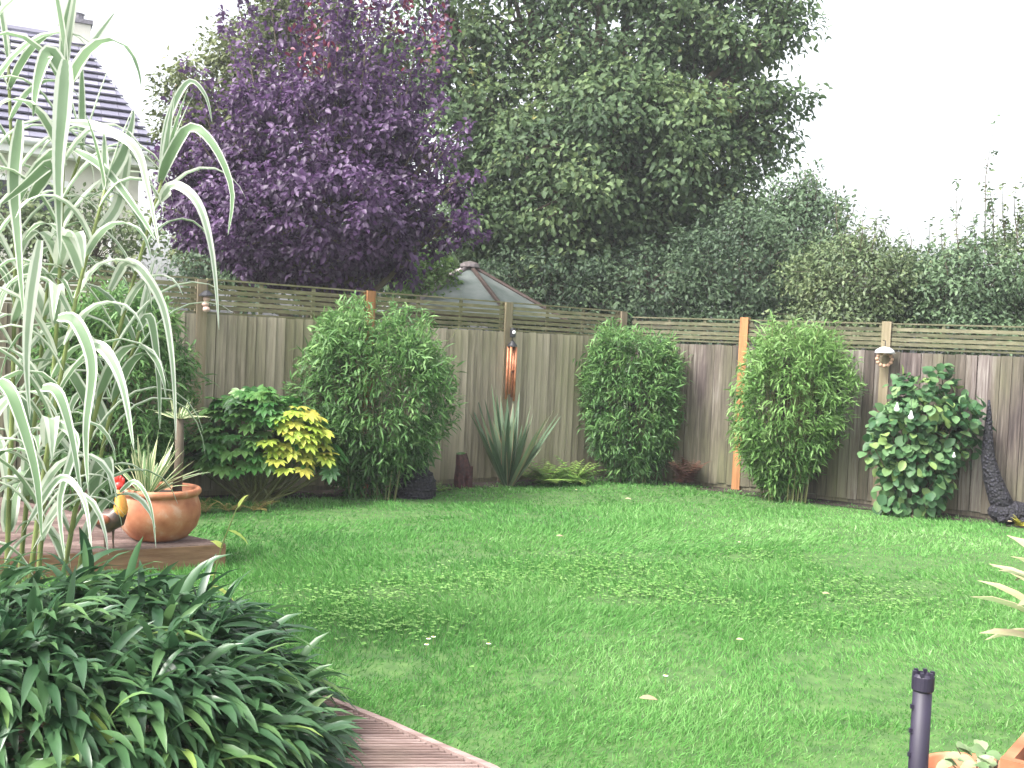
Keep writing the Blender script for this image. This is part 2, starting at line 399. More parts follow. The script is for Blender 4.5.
# ------------------------------------------------------------ decks
def deck(name, poly, z, thick, d2, label, board=.14, edge_pts=None):
    c = np.mean(poly, 0); t = thing(name, (c[0], c[1], 0), label, 'decking')
    d = nrm(np.array(d2)); n = np.array([-d[1], d[0]])
    pl = np.array(poly); s0, s1 = (pl@n).min(), (pl@n).max()
    b = MB(); rg = random.Random(5); s = s0
    while s < s1:
        # ridged board: ribs
        b.val = rg.random(); w = min(board-.006, s1-s)
        ribs = 5
        for k in range(ribs):
            sa = s+w*(k+.17)/ribs; sb = s+w*(k+.83)/ribs; sm = (sa+sb)/2
            xs = []
            for i in range(len(pl)):
                p, q = pl[i], pl[(i+1) % len(pl)]; a, e = p@n-sm, q@n-sm
                if a*e < 0: xs.append((p+(q-p)*a/(a-e))@d)
            xs.sort()
            for x0, x1 in zip(xs[::2], xs[1::2]):
                P0 = d*x0; P1 = d*x1
                vs = [(*(P0+n*sa), z-.02), (*(P1+n*sa), z-.02), (*(P1+n*sb), z-.02), (*(P0+n*sb), z-.02),
                      (*(P0+n*(sa+.003)), z), (*(P1+n*(sa+.003)), z), (*(P1+n*(sb-.003)), z), (*(P0+n*(sb-.003)), z)]
                b.add(vs, [(4, 5, 6, 7), (0, 1, 5, 4), (1, 2, 6, 5), (2, 3, 7, 6), (3, 0, 4, 7)])
        s += board
    b.build('board', M['deck'], t)
    # solid substrate
    m = len(poly); vs = [(*p, z-.010) for p in poly]+[(*p, z-thick) for p in poly]
    b = MB(); b.val = .15; b.add(vs, [list(range(m)), list(range(m, 2*m))[::-1]]+[(i, m+i, m+(i+1) % m, (i+1) % m) for i in range(m)])
    b.build('frame', M['deck_edge'], t)
    return t
low_poly = [np.array(q) for q in path_w]+[np.array([-3.6, .6]), np.array([-3.6, path_w[0][1]+.3])]
td = deck('lower_deck', low_poly, .055, .055, (1, .12), 'ribbed low timber deck with curved edge beside the lawn, in front of the dark bamboo', .135)
b = MB(); b.val = .8
pts = np.array([[*q, .0] for q in path_w]); 
tg = nrm(np.gradient(pts, axis=0)); nn = np.stack([-tg[:, 1], tg[:, 0], 0*tg[:, 0]], 1); nn = nn*np.sign(nn[:, :1]+1e-9)
o1 = pts+nn*.035; vs = []
for a, o in zip(pts+nn*.004, o1):
    vs += [a, o, o+[0, 0, .062], a+[0, 0, .062]]
fs = []
for i in range(len(pts)-1):
    k = 4*i; fs += [(k, k+4, k+5, k+1), (k+1, k+5, k+6, k+2), (k+2, k+6, k+7, k+3), (k+3, k+7, k+4, k)]
b.add(vs, fs); b.build('edging', M['deck'], td)
deck('raised_deck', raised, .17, .17, uf, 'raised ribbed timber deck corner beneath the terracotta bowl', .14)

# ------------------------------------------------------------ shrubs
def spl(px, py, Y): return P(px, py, Y)
def bamboo_bush(loc, a, bb, h, n, mat, label, leafL=.115, seed=1, zc=None, bare=0.0, top_bias=1.0, canes=24, lop=0.0, taper=.7):
    """loc: base; a half width along the fence, bb half depth, h height"""
    t = thing('bamboo_bush', loc, label, 'bush')
    loc = np.array(loc, float); r = np.random.default_rng(seed)
    ncl = n//9
    u = nrm(r.normal(size=(ncl, 3)))
    rad = .60+.40*r.random(ncl)**.5
    rad *= 1+.13*snoise(u*2+seed, 1.7)+.10*snoise(u*2+seed*3, 4.2)
    su = np.sign(u)*np.abs(u)**.8; su /= (np.abs(su)**2.4).sum(1, keepdims=True)**(1/2.4)
    c = loc+np.array([0, 0, h*.52])+su*np.array([a, bb, h*.48])*rad[:, None]
    c[:, :2] = loc[:2]+(c[:, :2]-loc[:2])*(taper+(1-taper)*np.clip(c[:, 2]/.9, 0, 1))[:, None]
    c[:, 0] += lop*(c[:, 2]-h/2)
    c[:, 2] = np.maximum(c[:, 2], .08)
    # 9 leaves per clump fan
    k = 9; Pn = np.repeat(c, k, 0)+r.normal(size=(ncl*k, 3))*.045; uo = np.repeat(u*np.array([1, 1, .5]), k, 0)
    cd = np.repeat(r.normal(size=(ncl, 3))*.45, k, 0)
    D = uo*.6+cd+r.normal(size=(ncl*k, 3))*.5; D[:, 2] += .02
    U = np.tile([0, -.2, 1.], (ncl*k, 1))+r.normal(size=(ncl*k, 3))*.4
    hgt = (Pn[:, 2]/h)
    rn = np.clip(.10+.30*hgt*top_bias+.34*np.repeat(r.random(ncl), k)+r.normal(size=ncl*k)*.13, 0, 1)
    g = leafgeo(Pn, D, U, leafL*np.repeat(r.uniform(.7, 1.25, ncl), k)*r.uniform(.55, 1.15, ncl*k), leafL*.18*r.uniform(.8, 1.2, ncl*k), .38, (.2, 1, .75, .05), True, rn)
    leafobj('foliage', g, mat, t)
    b = MB()
    for i in range(canes):
        x, y = r.uniform(-.35, .35)*a, r.uniform(-.35, .35)*bb
        tx, ty = x*2.2+r.normal()*.1, y*2+r.normal()*.05; hh = h*r.uniform(.7, .98)
        pts = [loc+[x, y, 0], loc+[x*1.3, y*1.3, hh*.4], loc+[(x+tx)/2, (y+ty)/2, hh*.75], loc+[tx+lop*hh/2, ty, hh]]
        b.tube(pts, [.008, .007, .005, .003], 5)
    b.build('cane', M['bcane'], t)
    return t
def fpt(side, px_c, off):
    """world xy at a pixel column on the fence line, offset toward camera"""
    base, d, n = (C0, dL, nL) if side == 'L' else (C0, dR, nR)
    x = (px_c-512)/F*1.0
    # solve base + d t + n off, X = x*Y
    q = base+n*off; t = (q[0]-x*q[1])/(x*d[1]-d[0]); return q+d*t
def loc3(q): return (float(q[0]), float(q[1]), 0.0)
def colx(px, py): # correct px for roll at row py -> px on the horizon row
    return px - (py-348)*(-math.tan(ROLL))
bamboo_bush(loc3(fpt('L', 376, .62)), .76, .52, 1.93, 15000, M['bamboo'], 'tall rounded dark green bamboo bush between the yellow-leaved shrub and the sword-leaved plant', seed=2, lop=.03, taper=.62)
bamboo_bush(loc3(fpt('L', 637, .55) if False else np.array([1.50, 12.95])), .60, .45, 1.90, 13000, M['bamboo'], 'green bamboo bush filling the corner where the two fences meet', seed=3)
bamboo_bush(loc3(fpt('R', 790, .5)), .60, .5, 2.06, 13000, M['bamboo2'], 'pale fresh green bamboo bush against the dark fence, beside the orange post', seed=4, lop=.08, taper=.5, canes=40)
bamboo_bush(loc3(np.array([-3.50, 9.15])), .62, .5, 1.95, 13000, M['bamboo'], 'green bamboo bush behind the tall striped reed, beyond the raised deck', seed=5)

# fatsia with palmate leaves
def palmate(centers, outs, size, lobes, rnd, prof=(.25, .8, 1, .75, .05), wid=.38, droop=.5, r=rng):
    gs = []
    up_ = np.array([0, 0, 1.])
    outs = nrm(outs); nm = nrm(np.cross(np.cross(outs, up_)+1e-5, outs))
    side = nrm(np.cross(outs, nm))
    for k in range(lobes):
        a = (k/(lobes-1)-.5)*R(210); f = 1-.35*abs(k/(lobes-1)-.5)*2
        D = outs*math.cos(a)+side*math.sin(a)
        gs.append(leafgeo(centers, D, nm, size*f, size*wid*f, droop, prof, True, rnd))
    return gs
def fatsia():
    loc = loc3(fpt('L', 262, .55))
    t = thing('fatsia_shrub', loc, 'low broad shrub with hand-shaped leaves, part green, part bright yellow, by the tan fence', 'shrub')
    l = np.array(loc); r = np.random.default_rng(12)
    n = 420; u = nrm(r.normal(size=(n, 3))); u[:, 2] = np.abs(u[:, 2])*1.2-.25
    c = l+np.array([0, 0, .5])+u*np.array([.74, .42, .62])*(.6+.45*r.random(n)[:, None]**.6)
    c[:, 2] = np.maximum(c[:, 2], .12)
    D = u*np.array([1, 1, .4])+r.normal(size=(n, 3))*.35; D[:, 1] -= .3; D[:, 2] -= .6
    cx = P(298, 440, l[1]-.4)
    dist = np.linalg.norm((c-cx)*np.array([1, .35, .85]), axis=1); yl = (dist < .30) & (r.random(n) < .8) | ((c[:, 2] < .22) & (r.random(n) < .6))
    yl &= (c[:, 1] < l[1]+.05)
    gm = leafmat('fatsia_leaf', [(0, (.035, .12, .03)), (.5, (.075, .21, .05)), (1, (.17, .32, .09))], .4, .3, spec=.5)
    ym = leafmat('fatsia_leaf_yellow', [(0, (.26, .38, .05)), (.6, (.42, .52, .09)), (1, (.50, .46, .09))], .4, .3)
    for nm, k, m in (('foliage', ~yl, gm), ('yellow_foliage', yl, ym)):
        o = leafobj(nm, merge(palmate(c[k], D[k], .15, 7, r.random(k.sum()), droop=.2)), m, t)
    o['label'] = 'bright yellow leaves'
    b = MB()
    for i in range(60):
        q = c[i*5 % n]; b.tube([l+[r.normal()*.08, r.normal()*.05, 0], (l+q)/2+[0, 0, -.05], q], [.012, .009, .004], 5)
    b.build('stem', M['bcane'], t)
fatsia()

# round-leaved shrub
def round_shrub():
    q = fpt('R', 924, .45); loc = loc3(q)
    t = thing('round_leaved_shrub', loc, 'open shrub with large round leaves against the dark fence, hung with white ornaments', 'shrub')
    l = np.array(loc); r = np.random.default_rng(21); n = 1350
    u = nrm(r.normal(size=(n, 3)))
    c = l+np.array([.0, 0, .80])+u*np.array([.54, .34, .74])*(.35+.65*r.random(n)[:, None]**.5)*(1+.30*snoise(u*2, 2.3))[:, None]
    c[:, 0] += .12*(c[:, 2]-.7); c[:, 2] = np.maximum(c[:, 2], .1)
    D = u*.5+r.normal(size=(n, 3))*.5; D[:, 2] -= .35; D[:, 1] -= .2
    U = np.tile([0, -.5, 1.], (n, 1))+u*.5+r.normal(size=(n, 3))*.35
    m = leafmat('round_leaf', [(0, (.03, .09, .035)), (.5, (.06, .14, .055)), (.85, (.12, .22, .09)), (1, (.22, .32, .10))], .5, .3, spec=.35, amp=.35)
    g = leafgeo(c, D, U, r.uniform(.07, .135, n), r.uniform(.065, .115, n), .3, (.35, .85, 1, .85, .2), True, r.random(n))
    leafobj('foliage', g, m, t)
    b = MB()
    for i in range(34):
        e = c[i*31 % n]; b.tube([l+[r.normal()*.06, r.normal()*.05, 0], (l+e)/2+[r.normal()*.05, 0, .05], e], [.012, .008, .004], 5)
    b.build('stem', M['bark'], t)
    return l
rs = round_shrub()

def sword_plant(name, loc, n, Lr, W, mat, label, cat, spread=.55, droop=.15, stem=None, seed=1, group=None, z0=0., stemmat=None, up_min=.2):
    t = thing(name, loc, label, cat, group); r = np.random.default_rng(seed); l = np.array(loc, float)
    a = r.random(n)*6.28; s = r.random(n)**.7*spread
    D = np.stack([np.cos(a)*s, np.sin(a)*s, np.maximum(1-s*.5, up_min)], 1)
    D = D+r.normal(size=(n, 3))*[.1, .06, .05]
    Pn = l+np.stack([np.cos(a)*.03, np.sin(a)*.03, np.full(n, z0)], 1)
    g = leafgeo(Pn, D, np.stack([np.cos(a), np.sin(a), np.full(n, .3)], 1), r.uniform(*Lr, n), W*r.uniform(.8, 1.2, n), droop*r.uniform(.3, 1.6, n), (.7, .95, 1, .9, .6, .05), True, r.random(n))
    leafobj('blade', g, mat, t, smooth=False)
    if stem: 
        b = MB(); b.tube([l+[0, 0, stem[0]], l+[.01, 0, (stem[0]+z0)/2], l+[0, 0, z0]], [stem[1], stem[1]*.9, stem[1]*.9], 8); b.build('stem', stemmat or M['bark'], t, smooth=True)
    return t
phm = leafmat('flax_leaf', [(0, (.05, .085, .045)), (.5, (.09, .145, .085)), (1, (.17, .23, .14))], .4, .15, edge=(.30, .2, .12), edget=.62)
sword_plant('flax_plant', loc3(fpt('L', 512, .42)), 60, (.6, 1.2), .072, phm, 'grey-green sword-leaved flax plant standing below the copper wind chime', 'plant', .46, .10, seed=31)

# ferns / low plants at the foot of the fences
def low_plant(name, loc, n, size, mat, label, seed, flat=.6, lobed=False, group=None):
    t = thing(name, loc, label, 'plant', group); r = np.random.default_rng(seed); l = np.array(loc, float)
    gs = []; a = r.random(n)*6.28; s = r.uniform(.4, 1, n)*flat
    D = np.stack([np.cos(a)*s, np.sin(a)*s, 1-s*.6], 1)
    Lh = size*r.uniform(.7, 1.2, n)
    for i in range(n):    # frond with leaflets
        k = 9; tt = np.linspace(.15, 1, k); d = nrm(D[i]); pos = l+np.outer(tt*Lh[i], d); pos[:, 2] -= tt**2*Lh[i]*.35; pos[:, 2] = np.maximum(pos[:, 2], .02)
        sd_ = nrm(np.cross(d, [0, 0, 1.]))
        for sg in (-1, 1):
            gs.append(leafgeo(pos, sd_*sg+d*.5, np.tile([0, 0, 1.], (k, 1)), Lh[i]*.28*(1.1-tt), Lh[i]*.07, .3, (.5, 1, .1), False, np.full(k, r.random())))
    leafobj('frond', merge(gs), mat, t); return t
fern = leafmat('fern_leaf', [(0, (.11, .22, .04)), (.5, (.18, .34, .07)), (1, (.32, .46, .12))], .5, .3)
fern2 = leafmat('bronze_leaf', [(0, (.10, .035, .025)), (.5, (.16, .07, .045)), (1, (.2, .12, .07))], .6, .2)
for i, (px, lab) in enumerate([(552, 'light green fern clump at the fence foot, right of the flax plant'), (578, 'small light green fern tucked between the flax plant and the corner bamboo')]):
    low_plant('fern', loc3(fpt('L', px, .42)), 40, .52, fern, lab, 50+i, .9, group='ferns along the left fence')
low_plant('strappy_plant', loc3(fpt('L', 442, .45)), 16, .22, fern, 'tiny pale leafy tuft between the dark dome and the dark log', 61, .9)
low_plant('bronze_plant', loc3(fpt('R', 690, .3)), 26, .55, fern2, 'straggly bronze-red plant between the corner bamboo and the pale bamboo', 62, .45)
low_plant('yellow_tuft', loc3(fpt('R', 1030, .42)), 14, .22, leafmat('yellow_leaf', [(0, (.4, .4, .05)), (1, (.6, .55, .1))], .5, .3), 'small bright yellow leaf tuft at the right edge by the dark ornament', 63, .8)
for i, px in enumerate((208, 235, 262)):
    low_plant('dry_leaf_clump', loc3(fpt('L', px, .95)), 10, .24, leafmat('tan_leaf', [(0, (.22, .17, .05)), (1, (.36, .30, .1))], .6, .2), 'olive-tan low leaves at the lawn edge under the fatsia shrub', 70+i, .95, group='olive-tan leaf clumps under the fatsia')

# ------------------------------------------------------------ ornaments by the fences
wick, N, L, bs = mat_base('black_wicker')
tc = N.new('ShaderNodeTexCoord'); vz = N.new('ShaderNodeTexVoronoi'); vz.inputs['Scale'].default_value = 34; L.new(tc.outputs['Object'], vz.inputs['Vector'])
rp = ramp(N, [(.05, (.03, .028, .045)), (.5, (.005, .0045, .008))]); L.new(vz.outputs['Distance'], rp.inputs[0]); L.new(rp.outputs[0], bs.inputs['Base Color']); bs.inputs['Roughness'].default_value = .8
bp = N.new('ShaderNodeBump'); bp.inputs['Strength'].default_value = 1; bp.inputs['Distance'].default_value = .018; bp.invert = True; L.new(vz.outputs['Distance'], bp.inputs['Height']); L.new(bp.outputs[0], bs.inputs['Normal'])
# woven dome
q = fpt('L', 419, .72); b = MB(); l = np.array(loc3(q))
b.lathe(l, [(.215, .0), (.225, .08), (.218, .16), (.19, .24), (.135, .30), (.06, .335), (.001, .345)], 28, (1, .9))
t = thing('garden_dome', l, 'dark woven dome ornament at the foot of the big bamboo bush', 'ornament')
b.build('shell', wick, t, smooth=True)
b = MB()
for k in range(5):
    r_ = [.222, .228, .215, .18, .115][k]; z_ = [.03, .10, .18, .255, .315][k]
    b.tube([l+[r_*math.cos(a), .9*r_*math.sin(a), z_] for a in np.linspace(0, 2*math.pi, 25)], .009, 5, False)
b.build('woven_band', wick, t, smooth=True)
# tall woven ornament at right
q = fpt('R', 1008, .30); l = np.array([q[0], q[1], 0])
t = thing('woven_ornament', l, 'tall black woven ornament with round body and long tapering neck beside the dark fence', 'ornament')
y_ = l[1]
pts = [P(1006, 514, y_), P(999, 497, y_+.03), P(992, 477, y_+.06), P(988, 457, y_+.08), P(988, 437, y_+.09), P(989, 417, y_+.09), P(989, 400, y_+.09)]
b = MB(); b.tube(pts, [.12, .11, .09, .07, .05, .03, .01], 14); b.build('neck', wick, t, smooth=True)
b = MB(); bc = P(1012, 513, y_); bc[2] = .125; b.blob(bc, (.25, .15, .125), 18, 12); b.build('body', wick, t, smooth=True)
b = MB()
for i in range(9):
    a = -2.4+i*.55; b.blob(bc+[.22*math.cos(a), -.12+.02*math.sin(a), -.06+.03*(i % 2)], (.05, .045, .04), 8, 6)
b.build('curl', wick, t, smooth=True)
# dark log
q = fpt('L', 468, .36); l = np.array(loc3(q)); logm = plain('dark_red_log', (.02, .009, .01), .8, scale=30, bump=.8, c2=(.075, .022, .02))
t = thing('log', l, 'short dark reddish upright log left of the flax plant', 'log')
b = MB()
b.tube([l+[-.02, 0, 0], l+[-.035, 0, .12], l+[-.015, 0, .25], l+[-.04, 0, .39]], [.095, .078, .086, .062], 9)
b.build('trunk', logm, t)
b = MB()
b.tube([l+[.05, -.03, 0], l+[.055, -.03, .12], l+[.06, -.02, .26]], [.05, .045, .04], 8)
b.build('side_branch', logm, t)
b = MB(); b.blob(l+[-.04, 0, .39], (.06, .06, .02), 8, 6); b.build('moss', M['bamboo3'], t)

# hanging wind chime of copper tubes
yb = fpt('L', 513, .14)[1]
top = P(513, 331, yb)
blk = plain('black_paint', (.015, .015, .018), .35, var=.2); cop = plain('copper_tube', (.42, .14, .06), .45, .25, scale=18, c2=(.55, .24, .13)); wht = plain('white_enamel', (.75, .75, .78), .3, var=.08)
t = thing('wind_chime', [top[0], top[1], top[2]-.85], 'copper tubed wind chime with black cap hanging on the post behind the flax plant', 'wind chime')
b = MB(); b.lathe(top+[0, 0, -.02], [(.001, .06), (.03, .055), (.034, .03), (.034, -.045), (.03, -.055), (.001, -.056)], 14); b.build('lantern_cap', blk, t)
b = MB(); b.blob(top+[.012, -.032, -.015], (.02, .008, .022)); b.build('window', wht, t)
b = MB(); b.lathe(top+[0, 0, -.17], [(.001, .065), (.02, .05), (.06, .0), (.062, -.012), (.001, -.012)], 16); b.build('hood', blk, t)
b = MB(); b.tube([top+[0, 0, -.07], top+[0, 0, -.12]], .005, 5); b.build('hanger', blk, t)
for k, (dx, dy, ln) in enumerate([(-.047, 0, .62), (-.012, -.04, .56), (.020, .03, .60), (.045, -.005, .64)]):
    b = MB(); b.tube([top+[dx, dy, -.185], top+[dx, dy, -.185-ln]], .0155, 10); b.build('chime_tube', cop, t, smooth=True)
b = MB(); b.blob(top+[.004, -.01, -.46], (.036, .036, .011)); b.build('striker', cop, t)

# left hanging ornament (hood over beads)
yb = fpt('L', 209, .16)[1]; top = P(207, 290, yb)
pk = plain('pink_bead', (.55, .38, .32), .4, var=.1)
t = thing('bird_ornament', [top[0], top[1], top[2]-.3], 'small hanging ornament of pinkish balls under a black hood on the leftmost visible post', 'ornament')
b = MB(); b.lathe(top+[.0, 0, -.05], [(.001, .05), (.03, .04), (.075, .0), (.076, -.01), (.001, -.008)], 14); b.build('hood', blk, t)
for k, (dx, dz) in enumerate([(.0, -.085), (-.01, -.135), (.0, -.185)]):
    b = MB(); b.blob(top+[dx, 0, dz], (.036, .036, .03)); b.build('bead', pk, t, smooth=True)
b = MB(); b.tube([top+[0, 0, .0], top+[0, 0, .08], top+[0, .07, .09]], .004, 5); b.build('hanger', blk, t)

# white hooded ring feeder on right post
yb = fpt('R', 884, .16)[1]; top = P(885, 350, yb)
t = thing('bird_feeder', [top[0], top[1], top[2]-.2], 'white hooded ring-shaped bird feeder hanging on the post above the round-leaved shrub', 'bird feeder')
b = MB(); b.lathe(top, [(.001, .035), (.05, .028), (.095, .0), (.112, -.035), (.104, -.035), (.001, -.01)], 20); b.build('hood', wht, t, smooth=True)
tn = plain('tan_seed', (.42, .26, .18), .8, scale=60, bump=.5)
b = MB()
for k in range(11):
    a = R(115+k*310/10*1.0-0); a = R(-245+k*31)
    b.blob(top+[.082*math.cos(a), 0, -.105+.072*math.sin(a)], (.023, .022, .022), 8, 6)
b.build('seed_ring', tn, t, smooth=True)
b = MB(); b.tube([top+[0, 0, .03], top+[0, .0, .10], top+[0, .08, .11]], .005, 5); b.build('hanger', blk, t)
# two white drop ornaments in the shrub
for k, (px, py, lab) in enumerate([(897, 407, 'silvery white drop ornament hanging in the round-leaved shrub, the left one of the upper pair'), (911, 415, 'silvery white drop ornament hanging in the round-leaved shrub, the right one of the upper pair'), (954, 455, 'small white drop ornament low on the right side of the round-leaved shrub')]):
    c = P(px, py, rs[1]-.42)
    t = thing('drop_ornament', c-[0, 0, .05], lab, 'ornament', 'white ornaments in the round-leaved shrub')
    s = 1.0 if k < 2 else .6
    b = MB(); b.lathe(c, [(.001, .045*s), (.008*s, .04*s), (.014*s, .01*s), (.03*s, -.02*s), (.026*s, -.04*s), (.001, -.05*s)], 12); b.build('drop', wht, t, smooth=True)
    b = MB(); b.tube([c+[0, 0, .04*s], c+[0, .01, .16]], .002, 4); b.build('string', blk, t)

# ------------------------------------------------------------ terracotta bowl with yuccas
terra, N, L, bs = mat_base('terracotta')
tc = N.new('ShaderNodeTexCoord'); nz = N.new('ShaderNodeTexNoise'); nz.inputs['Scale'].default_value = 9; nz.inputs['Detail'].default_value = 9; L.new(tc.outputs['Object'], nz.inputs['Vector'])
rp = ramp(N, [(.3, (.26, .085, .038)), (.48, (.36, .135, .065)), (.6, (.41, .18, .095)), (.75, (.47, .32, .23))]); L.new(nz.outputs['Fac'], rp.inputs[0]); L.new(rp.outputs[0], bs.inputs['Base Color']); bs.inputs['Roughness'].default_value = .7
pc = np.array([*G(150, 543, .17)[:2], .172]); pc[1] += .17
t = thing('terracotta_bowl', pc, 'round terracotta bowl pot with thick rim on the raised deck corner', 'pot')
prof = [(.001, .0), (.16, .0), (.20, .02), (.26, .09), (.285, .17), (.282, .24), (.262, .295), (.258, .305), (.275, .312), (.284, .325), (.284, .345), (.272, .358), (.252, .356), (.243, .34), (.24, .30), (.001, .30)]
b = MB(); b.lathe(pc, [(r_*.97, z_) for r_, z_ in prof], 48); b.build('bowl', terra, t, smooth=True)
b = MB(); b.lathe(pc, [(.001, .305), (.228, .305)], 24); b.build('compost', M['soil'], t)
yl = leafmat('yucca_leaf', [(0, (.12, .20, .08)), (.5, (.17, .27, .12)), (1, (.26, .36, .16))], .45, .2, edge=(.66, .64, .42), edget=.40)
sword_plant('yucca', (pc[0]-.09, pc[1]-.02, pc[2]+.30), 46, (.28, .48), .026, yl, 'spiky yucca with cream-edged leaves growing in the terracotta bowl', 'plant', 1.0, .25, seed=81, up_min=.1)
cz = P(172, 418, pc[1]+.05)
sword_plant('cordyline', (pc[0]+.1, pc[1]+.05, pc[2]+.30), 34, (.10, .22), .013, yl, 'thin bare-trunked cordyline with a small spiky head rising from the terracotta bowl', 'plant', 1.6, .3, stem=(0, .035), seed=82, z0=cz[2]-pc[2]-.30, up_min=-.1)

# rooster ornament
def rooster():
    l = np.array([*G(108, 550, .17)[:2], .172]); l[1] += .0
    t = thing('rooster_ornament', l, 'painted metal rooster ornament with red comb and yellow neck in front of the terracotta bowl', 'ornament')
    dk = plain('rooster_dark', (.03, .03, .035), .4, scale=30, c2=(.10, .05, .03)); yw = plain('rooster_yellow', (.6, .22, .03), .5, scale=30, c2=(.7, .34, .06)); rd = plain('rooster_red', (.6, .03, .02), .4)
    S = 1.22
    def q(x, z, y=0): return l+np.array([x*S, y*S, z*S])
    b = MB(); b.tube([q(-.085, .20), q(-.05, .17), q(.0, .155), (q(.04, .175)), q(.062, .215), q(.068, .235)], [.03, .06, .08, .068, .046, .036], 12); b.build('body', dk, t, smooth=True)
    b = MB(); b.tube([q(.045, .17, -.006), q(.065, .225, -.006), q(.06, .27, -.005), q(.05, .31, 0), q(.045, .33)], [.046, .046, .036, .025, .018], 12); b.build('neck', yw, t, smooth=True)
    b = MB(); b.blob(q(.047, .342), (.034, .026, .032)); b.build('head', rd, t, smooth=True)
    b = MB()
    for i, (x, z) in enumerate([(.025, .372), (.04, .382), (.056, .38), (.068, .37)]): b.blob(q(x, z), (.014, .008, .024), 8, 6)
    b.build('comb', rd, t, smooth=True)
    b = MB(); b.blob(q(.066, .318), (.014, .01, .026), 8, 6); b.build('wattle', rd, t, smooth=True)
    b = MB(); b.tube([q(.068, .345), q(.088, .336)], [.009, .002], 6); b.build('beak', yw, t)
    b = MB()
    for i, (x, z) in enumerate([(-.16, .30), (-.145, .25), (-.13, .33), (-.15, .20), (-.11, .35)]):
        b.tube([q(-.07, .19), q((-.07+x)/2-.01, (.19+z)/2+.05), q(x, z), q(x-.025, z-.06)], [.016, .017, .013, .003], 6)
    b.build('tail', dk, t, smooth=True)
    b = MB(); b.blob(q(-.015, .17, -.062), (.055, .012, .034)); b.build('wing', plain('rooster_brown', (.2, .06, .03), .4), t, smooth=True)
    for x in (-.02, .025):
        b = MB(); b.tube([q(x, .11), q(x, .055), q(x+.004, .008)], [.009, .006, .006], 6)
        for a in (-.6, 0, .6): b.tube([q(x, .006), q(x+.035*math.cos(a), .004, .03*math.sin(a))], [.005, .003], 5)
        b.build('leg', dk, t)
rooster()

